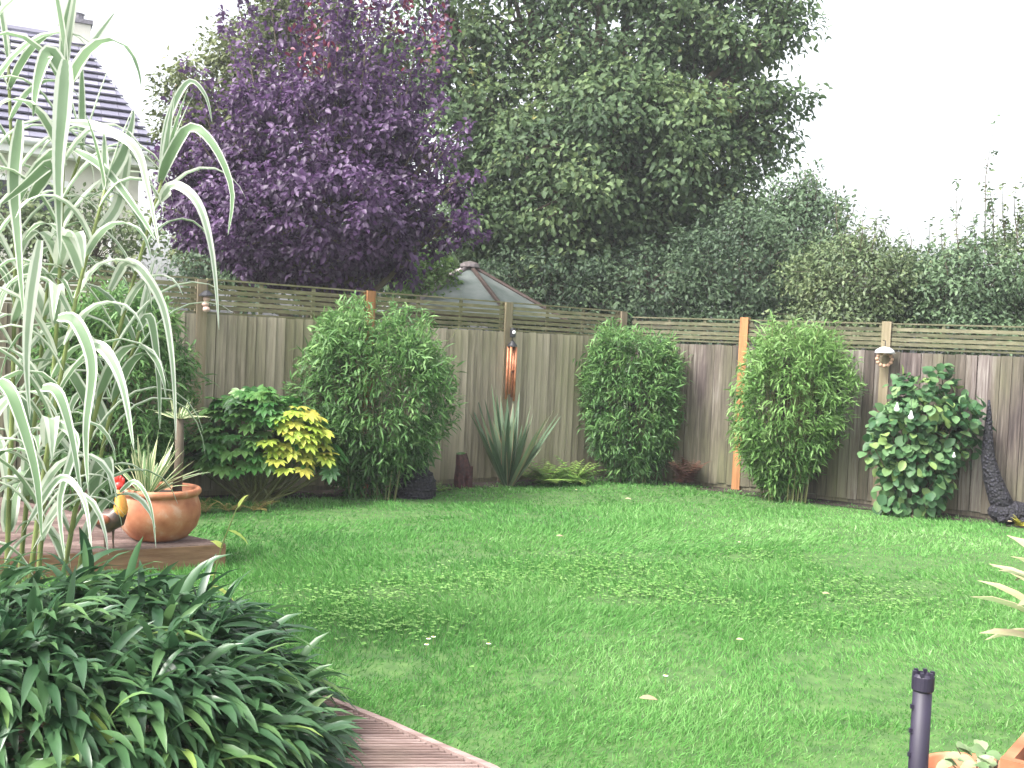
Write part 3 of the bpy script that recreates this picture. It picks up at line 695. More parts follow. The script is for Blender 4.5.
# ------------------------------------------------------------ giant striped reed (foreground left)
reed_m = leafmat('striped_reed_leaf', [(0, (.16, .26, .13)), (.5, (.26, .36, .23)), (1, (.42, .50, .38))], .45, .4, edge=(.70, .73, .64), edget=.36, spec=.4)  # cream edge is real; its colour is brightened for lens flare whiteness
def reed():
    r = np.random.default_rng(40)
    base = G(45, 560); base = np.array([-2.25, 4.75, 0])
    t = thing('giant_reed', base, 'tall striped giant reed with long arching cream-edged leaves at the left edge', 'reed')
    YB = 4.8
    canes = [  # pixel polylines and depth
        ([(35, 620), (48, 450), (60, 280), (66, 60)], YB), ([(55, 620), (90, 430), (128, 300), (162, 180)], YB+.1),
        ([(5, 620), (12, 420), (16, 250), (8, 60)], YB+.15), ([(25, 620), (45, 460), (75, 300), (105, 190)], YB-.15),
        ([(15, 620), (35, 420), (52, 240), (82, 150)], YB+.3), ([(-25, 620), (-20, 400), (-10, 200), (-25, 20)], YB),
        ([(70, 620), (88, 520), (108, 420), (140, 330)], YB+.3), 
        ([(-60, 620), (-70, 400), (-75, 180), (-90, 0)], YB+.2)]
    gs = []; 
    for ci, (pl, Y) in enumerate(canes):
        pts = np.array([P(a, c, Y) for a, c in pl]); p0 = pts[0].copy(); p0[2] = 0.; p0[0] -= .02; pts = np.vstack([p0, pts])
        # resample
        tt = np.linspace(0, len(pts)-1, 26); fine = np.stack([np.interp(tt, np.arange(len(pts)), pts[:, j]) for j in range(3)], 1)
        for _ in range(3): fine[1:-1] = (fine[:-2]+fine[2:]+2*fine[1:-1])/4
        b = MB(); b.tube(fine, list(np.linspace(.015, .007, 26)), 8)
        b.build('cane', M['cane'], t, smooth=True)
        side = 1 if ci % 2 else -1
        seg = np.linalg.norm(np.diff(fine, axis=0), axis=1).cumsum(); tot = seg[-1]; s = .55+r.random()*.1
        while s < tot:
            i = min(np.searchsorted(seg, s), 25); pos = fine[i]; f = s/tot
            side = -side; az = r.normal()*.55+(0 if side > 0 else math.pi)
            D = np.array([math.cos(az)*.5, math.sin(az)*.5, 1.05]); 
            gs.append(leafgeo([pos], [D], [[-math.cos(az)*.5, -math.sin(az)*.5, 1.]], [r.uniform(.42, .78)], [r.uniform(.05, .082)], [r.uniform(1.6, 4.0)],
                              (.55, .9, 1, 1, .95, .85, .7, .5, .28, .03), True, [r.random()*.8]))
            s += r.uniform(.08, .13)
        # apex leaves
        for k in range(3):
            az = r.random()*6.28; gs.append(leafgeo([fine[-1]], [[math.cos(az)*.25, math.sin(az)*.25, 1]], [[-math.cos(az), -math.sin(az), .3]], [r.uniform(.3, .5)], [.035], [r.uniform(.2, .6)], (.5, .9, 1, 1, .9, .75, .5, .25, .03), True, [r.random()*.8]))
    leafobj('blade', merge(gs), reed_m, t, smooth=True)
    # long arching leaves seen one by one
    def ribbon(px, Y, w, y2=0., rn=.4, twist=0.):
        pts = np.array([P(a, c, Y+y2*i/(len(px)-1)) for i, (a, c) in enumerate(px)]); n = 18
        tt = np.linspace(0, len(pts)-1, n)
        fine = np.zeros((n, 3))
        for i, x in enumerate(tt):      # catmull-rom
            k = min(int(x), len(pts)-2); f = x-k; p = [pts[max(k-1, 0)], pts[k], pts[k+1], pts[min(k+2, len(pts)-1)]]
            fine[i] = .5*((2*p[1])+(-p[0]+p[2])*f+(2*p[0]-5*p[1]+4*p[2]-p[3])*f*f+(-p[0]+3*p[1]-3*p[2]+p[3])*f**3)
        T = nrm(np.gradient(fine, axis=0)); vs = []; 
        for i in range(n):
            f = i/(n-1); hw = w/2*min(1, .5+f*3)*(1-max(0, f-.35)/.65)**.75+.0006
            ang = twist*f; s0 = nrm(np.cross(T[i], [math.sin(.5+ang), -math.cos(.5+ang), .25])); nn_ = np.cross(s0, T[i])
            vs += [fine[i]-s0*hw+nn_*hw*.3, fine[i], fine[i]+s0*hw+nn_*hw*.3]
        F_ = np.array([[3*i+j, 3*i+j+1, 3*i+j+4, 3*i+j+3] for i in range(n-1) for j in (0, 1)])
        m = n*3
        return np.array(vs), F_, {'rnd': np.full(m, rn), 'u': np.tile([0, .5, 1.], n), 'v': np.repeat(np.linspace(0, 1, n), 3)}
    L_ = [([(160, 182), (168, 160), (190, 128), (214, 146), (232, 190), (228, 235)], 4.9, .05, -.2), ([(160, 180), (168, 120), (188, 82), (205, 95), (212, 122)], 4.9, .032, .1),
          ([(160, 200), (175, 186), (198, 205), (212, 255), (219, 330)], 4.9, .055, -.25), ([(58, 318), (76, 322), (92, 365), (86, 430), (88, 490)], 4.6, .055, -.2),
          ([(85, 345), (104, 350), (122, 385), (134, 450)], 4.6, .052, -.2), ([(42, 388), (58, 394), (72, 440), (83, 512)], 4.5, .048, -.2),
          ([(70, 122), (100, 128), (135, 148), (148, 190), (160, 250)], 4.7, .045, -.2), ([(64, 70), (66, 30), (74, -10), (80, -60)], 4.8, .05, 0),
          ([(66, 90), (82, 60), (98, 35), (115, 12)], 4.8, .04, .1), ([(66, 80), (50, 52), (38, 80), (33, 118)], 4.7, .065, -.1), ([(66, 60), (62, 110), (58, 170), (60, 260)], 4.65, .075, -.1),
          ([(30, 200), (50, 165), (25, 185), (0, 205)], 4.7, .055, -.1), ([(50, 420), (75, 440), (60, 500), (65, 560)], 4.5, .04, -.1), ([(0, 380), (14, 400), (35, 470), (42, 540)], 4.4, .05, -.2),
          ([(100, 190), (120, 160), (130, 130), (134, 110)], 4.8, .055, .1), ([(95, 235), (118, 205), (128, 150), (122, 140)], 4.9, .055, .1), ([(75, 150), (105, 170), (140, 215), (155, 240)], 4.7, .04, -.1),
          ([(40, 240), (30, 300), (26, 360), (30, 420)], 4.6, .05, -.1), ([(20, 120), (14, 180), (18, 240), (24, 320)], 4.7, .055, -.1), ([(110, 290), (130, 262), (160, 300), (172, 360), (176, 440)], 4.9, .045, -.2),
          ([(120, 492), (135, 482), (150, 505), (156, 548)], 4.4, .020, -.2), ([(30, 520), (60, 478), (84, 500), (92, 555)], 4.4, .03, -.2), ([(138, 330), (150, 318), (158, 370), (160, 430)], 4.9, .04, -.1)]
    gs = [ribbon(a, Y, w, y2, rn=(i*.37 % .8), twist=(i % 3-1)*.5) for i, (a, Y, w, y2) in enumerate(L_)]
    leafobj('arching_blade', merge(gs), reed_m, t, smooth=True)
reed()

# ------------------------------------------------------------ dark broad-leaved bamboo in the foreground
def mound():
    r = np.random.default_rng(77); loc = np.array([-1.83, 3.82, -.12])
    t = thing('dwarf_bamboo', loc, 'dense mound of dark glossy broad-leaved dwarf bamboo in the lower left foreground', 'bush')
    m = leafmat('dwarf_bamboo_leaf', [(0, (.026, .072, .032)), (.45, (.06, .135, .055)), (.8, (.12, .225, .075)), (1, (.27, .39, .10))], .36, .3, spec=.6, amp=.5, noise=1.5)
    n = 1250; u = nrm(r.normal(size=(n, 3))); u = u[(u[:, 2] > -.35)]; n = len(u)
    su = np.sign(u)*np.abs(u)**.75; su /= (np.abs(su)**2.6).sum(1, keepdims=True)**(1/2.6)
    rad = (.72+.3*r.random(n)**.6)*(1+.05*snoise(u*2, 2.4)); c = loc+np.array([0, 0, .12])+su*np.array([1.12, .68, .58])*rad[:, None]
    c[:, 2] = np.maximum(c[:, 2], .1); k = 8
    Pn = np.repeat(c, k, 0)+r.normal(size=(n*k, 3))*.03; uo = np.repeat(u*np.array([1, 1, .35]), k, 0)
    D = uo*.5+np.array([.6, -.3, .0])+r.normal(size=(n*k, 3))*.5; D[:, 2] += .22
    U = np.tile([0, 0, 1.], (n*k, 1))+np.repeat(u, k, 0)*.4+r.normal(size=(n*k, 3))*.25
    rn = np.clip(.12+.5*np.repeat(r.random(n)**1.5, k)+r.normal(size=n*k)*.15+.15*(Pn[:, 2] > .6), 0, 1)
    Ls = r.uniform(.15, .30, n*k)
    g = leafgeo(Pn, D, U, Ls, Ls*r.uniform(.12, .165, n*k), .75, (.12, .75, 1, .92, .6, .03), True, rn)
    leafobj('foliage', g, m, t)
    b = MB()
    for i in range(70):
        e = c[r.integers(n)]; p0 = loc+[(e[0]-loc[0])*.6, (e[1]-loc[1])*.6, 0]; b.tube([p0, (p0+e)/2+[0, 0, .05], e], [.006, .005, .003], 5)
    b.build('cane', M['bcane'], t)
    # one odd pale shoot at the edge
    t2 = thing('young_shoot', G(212, 600), 'thin pale yellow-green shoot standing between the dwarf bamboo and the raised deck', 'plant')
    y = 5.2; pts = [P(206, 640, y), P(212, 585, y), P(222, 545, y), P(236, 510, y), P(248, 497, y)]; pts[0][2] = 0
    t2.location = tuple(pts[0]); b = MB(); b.tube(pts, [.006, .005, .004, .003, .002], 6); b.build('stem', M['cane'], t2)
    bs_ = [P(212, 585, y), P(222, 548, y), P(228, 530, y), P(238, 508, y), P(215, 575, y)]; ds = [(1, -.1, -.3), (-.4, 0, .5), (1, 0, -.2), (.3, 0, .8), (-1, 0, .1)]
    g = leafgeo(bs_, ds, np.tile([0, -.6, 1.], (5, 1)), [.17, .07, .13, .09, .09], [.022, .03, .02, .02, .02], .8, (.2, 1, .9, .6, .03), True, [.6, .9, .4, .7, .8])
    leafobj('leaves', g, leafmat('shoot_leaf', [(0, (.25, .38, .08)), (1, (.55, .6, .15))], .5, .35), t2)
mound()

# ------------------------------------------------------------ right foreground: post, pots, plants
l = np.array([*P(922, 700, 3.0)[:2], 0]); topz = P(925, 672, 3.0)[2]
navy = plain('dark_plastic', (.016, .012, .028), .55, var=.15)
t = thing('black_tube_post', l, 'black plastic tube post with notched cap in the lower right foreground', 'post')
b = MB(); b.lathe(l, [(.001, 0), (.029, 0), (.0275, topz*.5), (.0265, topz-.03), (.001, topz-.03)], 20); b.build('tube', navy, t, smooth=True)
b = MB(); b.lathe(l, [(.0275, topz-.055), (.031, topz-.05), (.031, topz-.012), (.028, topz-.008), (.024, topz-.004), (.022, topz-.02), (.001, topz-.022)], 20)
for k in range(6): a = k*1.047; b.box(l+[.026*math.cos(a), .026*math.sin(a), topz-.003], (.005, .005, .006))
b.build('cap', navy, t)
for k in range(4):
    b = MB(); b.box(l+[-.029, -.005, topz-.10-k*.07], (.005, .004, .006)); b.build('peg', navy, t)
q = P(982, 770, 3.25); q0 = np.array([q[0], q[1], 0])
t = thing('terracotta_pot', q0, 'terracotta pot with rounded rim at the bottom edge, right of the black post', 'pot')
h = P(982, 775, 3.25)[2]
b = MB(); b.lathe(q0, [(.001, 0), (.13, 0), (.18, h-.06), (.198, h-.055), (.20, h-.01), (.19, h), (.178, h-.006), (.172, h-.06), (.001, h-.06)], 40); b.build('pot', terra, t, smooth=True)
b = MB(); b.lathe(q0, [(.001, h-.05), (.168, h-.05)], 20); b.build('compost', M['soil'], t)
t = thing('leafy_seedling', q0+[0, 0, h-.05], 'small grey-green round-leaved seedling growing in the terracotta pot at the bottom edge', 'plant')
r = np.random.default_rng(5); n = 22; c = q0+[-.0, -.02, h+.06]+r.normal(size=(n, 3))*[.06, .05, .02]
g = leafgeo(c, r.normal(size=(n, 3))*[1, 1, .3]+[0, 0, .1], np.tile([0, -.3, 1.], (n, 1)), .055, .045, .5, (.3, .9, 1, .7, .1), True)
leafobj('leaves', g, leafmat('seedling_leaf', [(0, (.14, .22, .10)), (1, (.32, .40, .22))], .5, .25), t)
b = MB()
for i in range(8): b.tube([q0+[0, 0, h-.05], c[i]], [.003, .002], 4)
b.tube([q0+[.03, 0, h-.05], q0+[.045, 0, h+.03], q0+[.05, 0, h+.075]], [.004, .004, .003], 5); b.build('stem', M['bark'], t)
# square planter
qc = P(1052, 752, 3.05); q0 = np.array([qc[0]+.12, qc[1], 0]); h = P(1024, 748, 3.1)[2]
t = thing('square_planter', q0, 'orange-brown square planter whose corner shows at the bottom right corner', 'planter')
a = R(52); ax = np.array([[math.cos(a), math.sin(a), 0], [-math.sin(a), math.cos(a), 0], [0, 0, 1.]])
b = MB()
for s in (-1, 1):
    b.box(q0+ax[0]*s*.19+[0, 0, h/2-.002], (.015, .205, h/2), ax); b.box(q0+ax[1]*s*.19+[0, 0, h/2-.004], (.1745, .015, h/2), ax)
b.build('wall', terra, t)
b = MB(); b.box(q0+[0, 0, h-.08], (.173, .173, .01), ax); b.build('compost', M['soil'], t)
# variegated plant at the right edge
vm = leafmat('cream_striped_leaf', [(0, (.16, .22, .09)), (.6, (.27, .29, .14)), (1, (.38, .34, .22))], .45, .3, edge=(.40, .34, .22), edget=.42)
vq = np.array([2.02, 3.65, 0]); vz_ = P(1040, 612, 3.65)[2]
t = thing('variegated_cordyline', vq, 'cream-striped broad pointed leaves reaching in from the right edge over the lawn', 'plant')
r = np.random.default_rng(9); n = 46; a = r.random(n)*6.28; el = r.uniform(-.25, .9, n)
D = np.stack([np.cos(a), np.sin(a), el], 1); Pn = vq+[0, 0, vz_-.02]+nrm(D)*.03+r.normal(size=(n, 3))*[.01, .01, .06]
g = leafgeo(Pn, D, np.tile([0, -.2, 1.], (n, 1)), r.uniform(.26, .40, n), r.uniform(.05, .075, n), .35, (.35, .6, .9, 1, .8, .05), True)
leafobj('blade', g, vm, t)
b = MB(); b.tube([vq+[0, 0, 0], vq+[0, 0, vz_]], [.03, .022], 8); b.build('stem', M['bark'], t)

# daisies and fallen leaves
pet = plain('daisy_white', (.8, .8, .78), .6, var=.05); yc = plain('daisy_yellow', (.7, .5, .05), .6)
for k, (px, py) in enumerate([(428, 650), (426, 656), (488, 655), (739, 549), (665, 688), (433, 648), (576, 495)]):
    c = G(px, py); c[2] = .06
    t = thing('daisy', (c[0], c[1], 0), 'small white daisy open in the lawn', 'flower', 'daisies in the lawn')
    a = np.arange(10)*.628; D = np.stack([np.cos(a), np.sin(a), np.full(10, .15)], 1)
    g = leafgeo(np.tile(c, (10, 1)), D, np.tile([0, 0, 1.], (10, 1)), .013, .006, .1, (.6, 1, .7), False); leafobj('petal', g, pet, t)
    b = MB(); b.blob(c+[0, 0, .002], (.005, .005, .003), 8, 5); b.build('centre', yc, t)
    b = MB(); b.tube([(c[0], c[1], 0), c], .0015, 4); b.build('stem', M['cane'], t)
tanl = leafmat('fallen_leaf', [(0, (.28, .2, .13)), (1, (.45, .40, .25))], .6, .2)
for k, (px, py, lab, s) in enumerate([(648, 711, 'tan fallen leaf nearest the camera on the lawn', .085), (560, 543, 'brown fallen leaf lying mid lawn below the corner bamboo', .07), (826, 602, 'pale fallen leaf on the lawn below the pale bamboo', .06), (628, 504, 'reddish fallen leaf on the lawn by the corner bamboo', .07), (337, 492, 'white fallen petal-like leaf on the lawn edge before the big bamboo', .06), (1010, 527, 'yellow fallen leaf on the lawn by the woven ornament', .06), (740, 650, 'small yellowish fallen leaf in the middle right of the lawn', .05)]):
    c = G(px, py); c[2] = .058; a = k*1.3
    g = leafgeo([c-[s/2, 0, 0]], [(1, .3*math.sin(a), .08)], [(0, -.35, 1.)], s, s*.4, .25, (.1, .8, 1, .7, .05), True, [.2+.13*k])
    o = leafobj('fallen_leaf', g, tanl, loc=c); tag(o, lab, 'leaf', 'fallen leaves on the lawn')

# ------------------------------------------------------------ trees and hedges behind
def tree(name, base, lobes, mat, label, nleaf, leaf, cat='tree', seed=1, trunk_r=.16, clump=.22, fork=.3, per=26, droop=.5, tips=None, hang=-.1, bark=None, solid=.5, wl=.6, flat=.75, extra=None):
    """lobes: (cx,cy,cz, rx,ry,rz, density)"""
    r = np.random.default_rng(seed); base = np.array(base, float)
    t = thing(name, base, label, cat)
    lob = np.array([l_[:6] for l_ in lobes]); w = lob[:, 3]*lob[:, 5]+lob[:, 3]*lob[:, 4]
    if len(lobes[0]) > 6: w = w*np.array([l_[6] for l_ in lobes])
    w = w/w.sum(); ncl = nleaf//per
    ids = r.choice(len(lob), ncl, p=w); u = nrm(r.normal(size=(ncl, 3)))
    rad = solid+(1.04-solid)*r.random(ncl)**.6; rad *= 1+.22*snoise(u*1.5+ids[:, None]*3.1, 1.7)
    c = lob[ids, :3]+u*lob[ids, 3:6]*rad[:, None]
    cr = clump*r.uniform(.6, 1.3, ncl); k = per
    off = nrm(r.normal(size=(ncl*k, 3)))*(r.random(ncl*k)**.45)[:, None]*np.repeat(cr, k)[:, None]*np.array([1.15, 1.15, flat])
    Pn = np.repeat(c, k, 0)+off
    D = nrm(off)*.7+r.normal(size=(ncl*k, 3))*.5+np.array([0, -.15, hang]); U = nrm(off)*.5+np.repeat(u, k, 0)*.3+r.normal(size=(ncl*k, 3))*.35+np.array([0, -.2, .7])
    rn = np.clip(.32+.28*(np.repeat(r.random(ncl), k)-.5)*2+r.normal(size=ncl*k)*.14+.1*off[:, 2]/clump, 0, 1)
    sh = extra(r) if extra else []
    for a, e, rr in sh:
        m_ = int(np.linalg.norm(e-a)/.0135); f = r.random(m_)**.85; bow = np.array([r.normal()*.06, r.normal()*.06, 0])
        o_ = nrm(r.normal(size=(m_, 3)))*(rr*(1-.75*f)*r.random(m_)**.6)[:, None]
        Pn = np.concatenate([Pn, a+(e-a)*f[:, None]+o_+bow*np.sin(f*3.14)[:, None]])
        D = np.concatenate([D, nrm(o_)*.8+r.normal(size=(m_, 3))*.4+[0, 0, .25]]); U = np.concatenate([U, nrm(o_)*.5+r.normal(size=(m_, 3))*.5+[0, -.2, .5]])
        rn = np.concatenate([rn, np.clip(.35+.25*f+r.normal(size=m_)*.15, 0, 1)])
    LL = leaf*r.uniform(.65, 1.3, len(Pn))
    leafobj('crown', leafgeo(Pn, D, U, LL, LL*wl, droop, (.2, 1, .85, .1), True, rn), mat, t)
    b = MB(); bk = bark or M['bark']
    cen = (lob[:, :3]*w[:, None]).sum(0); lowz = (lob[:, 2]-lob[:, 5]).min()
    fk = base+(cen-base)*np.array([fork, fork, fork]); top = base+(cen-base)*np.array([.9, .9, 1.2 if cat == 'tree' else .95])
    b.tube([base-[0, 0, .1], base+(fk-base)*.5+[.03, 0, 0], fk, (fk+top)/2+[.1, 0, 0], top], [trunk_r*1.25, trunk_r, trunk_r*.85, trunk_r*.55, trunk_r*.15], 10)
    b.build('trunk', bk, t, smooth=True)
    b = MB()
    for i, l_ in enumerate(lob):
        s = r.uniform(0, .7); st = fk+(top-fk)*s; e = l_[:3]; m_ = (st+e)/2+[0, 0, -.1]+r.normal(size=3)*.1
        b.tube([st, m_, e, e+(e-m_)*.12], [trunk_r*.45, trunk_r*.32, trunk_r*.2, trunk_r*.07], 7)
        js = np.where(ids == i)[0]
        for j in js[:min(len(js), 40)]:
            b.tube([e+(m_-e)*r.uniform(0, .4), (e+c[j])/2+r.normal(size=3)*.05, c[j]], [trunk_r*.12, trunk_r*.08, trunk_r*.03], 5, False)
    for a, e, rr in sh: b.tube([a, (a+e)/2, e], [trunk_r*.13, trunk_r*.08, trunk_r*.02], 5, False)
    b.build('branch', bk, t, smooth=True)
    return t
def LB(px, py, Y, rx, rz, ry=None, dens=1.):
    c = P(px, py, Y); s = Y/F; return (c[0], c[1], c[2], rx*s, ry if ry else rx*s*.8, rz*s, dens)

olive = leafmat('olive_leaf', [(0, (.06, .08, .025)), (.5, (.11, .14, .05)), (.9, (.18, .2, .08)), (1, (.3, .2, .08))], .55, .3, noise=1.0)
purple = leafmat('purple_leaf', [(0, (.036, .014, .050)), (.45, (.080, .035, .108)), (.8, (.14, .075, .178)), (1, (.22, .14, .25))], .5, .4, noise=1.2, spec=.55)
redl = leafmat('red_tip_leaf', [(0, (.055, .014, .04)), (.5, (.12, .022, .05)), (1, (.22, .04, .07))], .45, .35)
bigm = leafmat('maple_leaf', [(0, (.055, .098, .048)), (.4, (.11, .175, .078)), (.75, (.18, .25, .105)), (.93, (.23, .30, .11)), (1, (.36, .28, .10))], .6, .45, noise=.55, spec=.35)
darkm = leafmat('dark_hedge_leaf', [(0, (.045, .08, .046)), (.5, (.09, .145, .075)), (1, (.15, .22, .11))], .6, .42, noise=.8)
midm = leafmat('hedge_leaf', [(0, (.06, .105, .055)), (.5, (.11, .175, .085)), (.9, (.12, .18, .085)), (1, (.2, .22, .1))], .5, .28, noise=.7)
yelm = leafmat('hazel_leaf', [(0, (.07, .11, .05)), (.5, (.13, .18, .08)), (1, (.23, .27, .12))], .5, .3, noise=.8)

def bxy(px, Y): p = P(px, 340, Y); return (p[0], p[1], 0)
tree('olive_green_tree', bxy(225, 18.5), [LB(225, 95, 18.5, 58, 55), LB(190, 110, 18.5, 30, 40), LB(260, 50, 19, 45, 40), LB(215, 170, 18.5, 55, 60), LB(300, 10, 19, 50, 40), LB(240, 230, 18.5, 70, 60), LB(370, 110, 19, 60, 60, 1., .8), LB(350, 60, 19, 60, 50, 1., .7)], olive,
     'olive green tree showing left of and behind the purple tree', 24000, .10, seed=101, clump=.28)
pl = [LB(320, 215, 14.2, 112, 58, 1.5, 1.4), LB(240, 205, 14.2, 62, 56), LB(395, 220, 14.0, 58, 48), LB(330, 140, 14.2, 72, 70, 1.0, 1.0), LB(385, 130, 14.4, 40, 60, .7, .8), LB(250, 140, 14.4, 36, 50, .6, .8),
      LB(190, 190, 14.4, 32, 60, .5, .8), LB(450, 190, 13.9, 24, 9, .3, .5), LB(440, 228, 13.9, 34, 10, .35, .5), LB(430, 150, 14, 26, 12, .3, .5), LB(320, 265, 14.2, 92, 26, .9, 1.)]
def plumes(r):
    out = []
    for x1, y1 in [(168, 95), (185, 60), (150, 150), (205, 70), (222, 10), (232, -30), (250, 0), (262, 40), (268, -20), (285, 10), (298, -10), (312, 30), (325, -30), (340, -60), (352, -20), (366, -50), (378, 0), (392, -40), (404, -10), (418, 20), (432, -30), (444, 0), (452, 40),
                   (240, 60), (290, 60), (330, 20), (360, 40), (395, 50), (425, 70), (448, 95), (205, 110), (275, 80), (345, 0), (384, 70), (412, 90), (470, 120), (485, 175), (478, 215), (492, 235), (150, 185), (465, 150), (310, -50), (380, -80)]:
        x0 = 320+(x1-320)*r.uniform(.50, .68); y0 = 150+.30*(abs(x1-320))+r.uniform(-10, 30); Y_ = 14.2+r.uniform(-.7, .9)
        if y1 > 160: y0 = y1+15
        out.append((P(x0, y0, 14.2+(Y_-14.2)*.4), P(x1, y1, Y_), .26*min(1, np.hypot(x1-x0, y1-y0)/130)+.03))
    return out
tp = tree('purple_leaved_tree', bxy(330, 14.2), pl, purple, 'large dark purple-leaved tree standing behind the tan fence', 30000, .085, seed=102, trunk_r=.13, clump=.17, per=26, hang=-.25, wl=.62, extra=plumes)
# red leaf tips near the top of the purple tree (part of it)
r = np.random.default_rng(3); cs = [P(*q) for q in [(310, 35, 13.6), (316, 60, 13.6), (372, 0, 13.8), (434, 30, 13.8), (400, 15, 13.8)]]
Pn = np.concatenate([c+r.normal(size=(45, 3))*[.12, .1, .22] for c in cs]); n = len(Pn)
leafobj('red_foliage', leafgeo(Pn, r.normal(size=(n, 3)), r.normal(size=(n, 3))+[0, 0, .6], .085, .045, .4, (.2, 1, .85, .1), True), redl, tp)['label'] = 'young wine-red leaf tips'

bl = [LB(600, 165, 19, 130, 90, 2.2, 1.3), LB(480, 110, 18.5, 62, 80), LB(450, 30, 18.8, 50, 70, 1, .8), LB(520, 20, 19, 60, 55, 1., .55), LB(600, 60, 18.5, 80, 60), LB(600, -20, 18.5, 70, 50, 1., .8), LB(675, 20, 18.5, 65, 50), LB(690, 100, 18.5, 75, 55),
      LB(748, 45, 18.2, 42, 24, .8, .9), LB(780, 22, 18.2, 28, 22, .5, .8), LB(772, 98, 18.2, 34, 20, .5, .9), LB(740, 140, 18.4, 44, 28, .7), LB(690, 185, 18.6, 80, 45), LB(480, 215, 18.4, 60, 55), LB(560, 245, 18.4, 85, 50), LB(650, 250, 18.6, 70, 50), LB(530, 150, 17.8, 55, 45), LB(630, 110, 17.6, 55, 35, .8), LB(575, 200, 17.6, 60, 30, .8), LB(740, -30, 18.5, 60, 40, .8), LB(500, -60, 19, 80, 50), LB(640, -90, 19, 100, 50, 1.5, .7)]
tree('big_maple_tree', bxy(605, 19), bl, bigm, 'huge mid-green broadleaf tree behind the fence corner, tallest in the garden view', 92000, .115, seed=103, trunk_r=.27, clump=.46, per=70, hang=-.2, solid=.30, flat=.6)
hz = [('dark_hedge_bush', 640, 285, 17.2, 70, 40, darkm, 'very dark low bush right behind the fence corner', 8000, .08),
      ('dark_hedge_bush', 545, 285, 17.6, 70, 38, darkm, 'dark low bush under the big maple, right of the pavilion roof', 8000, .08),
      ('blue_green_shrub', 735, 265, 16.8, 62, 62, darkm, 'blue-green dense shrub under the right side of the big maple', 14000, .07),
      ('grey_green_shrub', 800, 235, 17.2, 46, 50, midm, 'grey-green bushy shrub with domed top, just right of the big maple', 11000, .07),
      ('hedge_shrub', 850, 275, 15.6, 62, 42, yelm, 'olive-tinted hedge shrub above the pale bamboo', 12000, .065),
      ('hedge_shrub', 905, 285, 16.0, 42, 34, midm, 'low mid-green hedge shrub above the hooded feeder', 8000, .065),
      ('hedge_shrub', 965, 280, 15.0, 45, 42, midm, 'bushy green hedge shrub sending up thin shoots above the right fence', 11000, .065),
      ('hedge_shrub', 1035, 265, 15.2, 45, 55, yelm, 'green hedge shrub cut by the right edge of the view above the fence', 11000, .065)]
for i, (nm, px, py, Y, rx, rz, m, lab, n, lf) in enumerate(hz):
    lobes = [LB(px, py, Y, rx, rz, 1.0), LB(px-rx*.5, py+rz*.3, Y, rx*.6, rz*.8), LB(px+rx*.5, py+rz*.3, Y-.2, rx*.6, rz*.8), LB(px+rx*.1, py-rz*.65, Y, rx*.35, rz*.45, None, .9), LB(px, py+rz*1.1, Y-.1, rx, rz*.7, 1.)]
    if i == 3: lobes += [LB(790, 200, Y, 30, 24), LB(805, 178, Y, 15, 14), LB(830, 205, Y, 18, 12, None, .6)]
    tt_ = tree(nm, bxy(px, Y), lobes, m, lab, n, lf, cat='bush', seed=200+i, trunk_r=.06, clump=.2, per=20, fork=.25, wl=.5)
    shoots = {4: [(845, 245, 835, 185), (870, 245, 878, 205), (860, 240, 862, 215)], 5: [(905, 255, 905, 220), (925, 262, 930, 215), (890, 262, 880, 210)], 6: [(960, 255, 957, 178), (975, 250, 972, 205), (985, 240, 996, 112), (948, 260, 940, 215)], 7: [(1005, 225, 1003, 180), (1018, 230, 1016, 175), (995, 240, 985, 160), (1030, 220, 1035, 150)], 3: [(815, 190, 822, 165), (840, 215, 856, 190)]}.get(i, [])
    if shoots:
        r = np.random.default_rng(300+i); b = MB(); gs = []
        for x0, y0, x1, y1 in shoots:
            a = P(x0, y0+15, Y-.3); e = P(x1, y1, Y-.3); mid = (a+e)/2+r.normal(size=3)*.05
            b.tube([a, mid, e], [.009, .006, .002], 5)
            k = int(np.linalg.norm(e-a)/.035); ff = r.random(k)**.9; pos = a+(e-a)*ff[:, None]+r.normal(size=(k, 3))*.02
            D = r.normal(size=(k, 3)); D[:, 2] = D[:, 2]*.4+.3
            gs.append(leafgeo(pos, D, r.normal(size=(k, 3))*.5+[0, 0, 1], r.uniform(.05, .1, k), .04, .3, (.2, 1, .8, .1), False))
            for z_ in range(4):
                f = r.uniform(.05, .6); s0 = a+(e-a)*f; e2 = s0+np.array([r.normal()*.15, r.normal()*.1, r.uniform(.15, .35)]); b.tube([s0, e2], [.004, .002], 4)
                k2 = 9; pos = s0+(e2-s0)*r.random(k2)[:, None]; gs.append(leafgeo(pos, r.normal(size=(k2, 3)), r.normal(size=(k2, 3))*.5+[0, 0, 1], .06, .035, .3, (.2, 1, .8, .1), False))
        b.build('shoot', M['bark'], tt_); leafobj('shoot_foliage', merge(gs), m, tt_)
tree('light_green_bush', bxy(425, 16.2), [LB(425, 275, 16.2, 30, 28), LB(410, 262, 16.2, 20, 20), LB(430, 300, 16.2, 40, 30)], leafmat('light_bush_leaf', [(0, (.06, .13, .03)), (1, (.18, .3, .07))], .5, .3),
     'small light green bush left of the pavilion roof behind the fence', 3500, .07, cat='bush', seed=401, trunk_r=.05, clump=.15, per=16)
tree('dark_hedge_bush', bxy(300, 17.5), [LB(300, 260, 17.5, 90, 50), LB(200, 270, 17.5, 40, 40), LB(390, 260, 17.5, 50, 50)], darkm, 'dark bush filling the gap beneath the purple tree', 8000, .08, cat='bush', seed=402, trunk_r=.08, clump=.25, per=20)
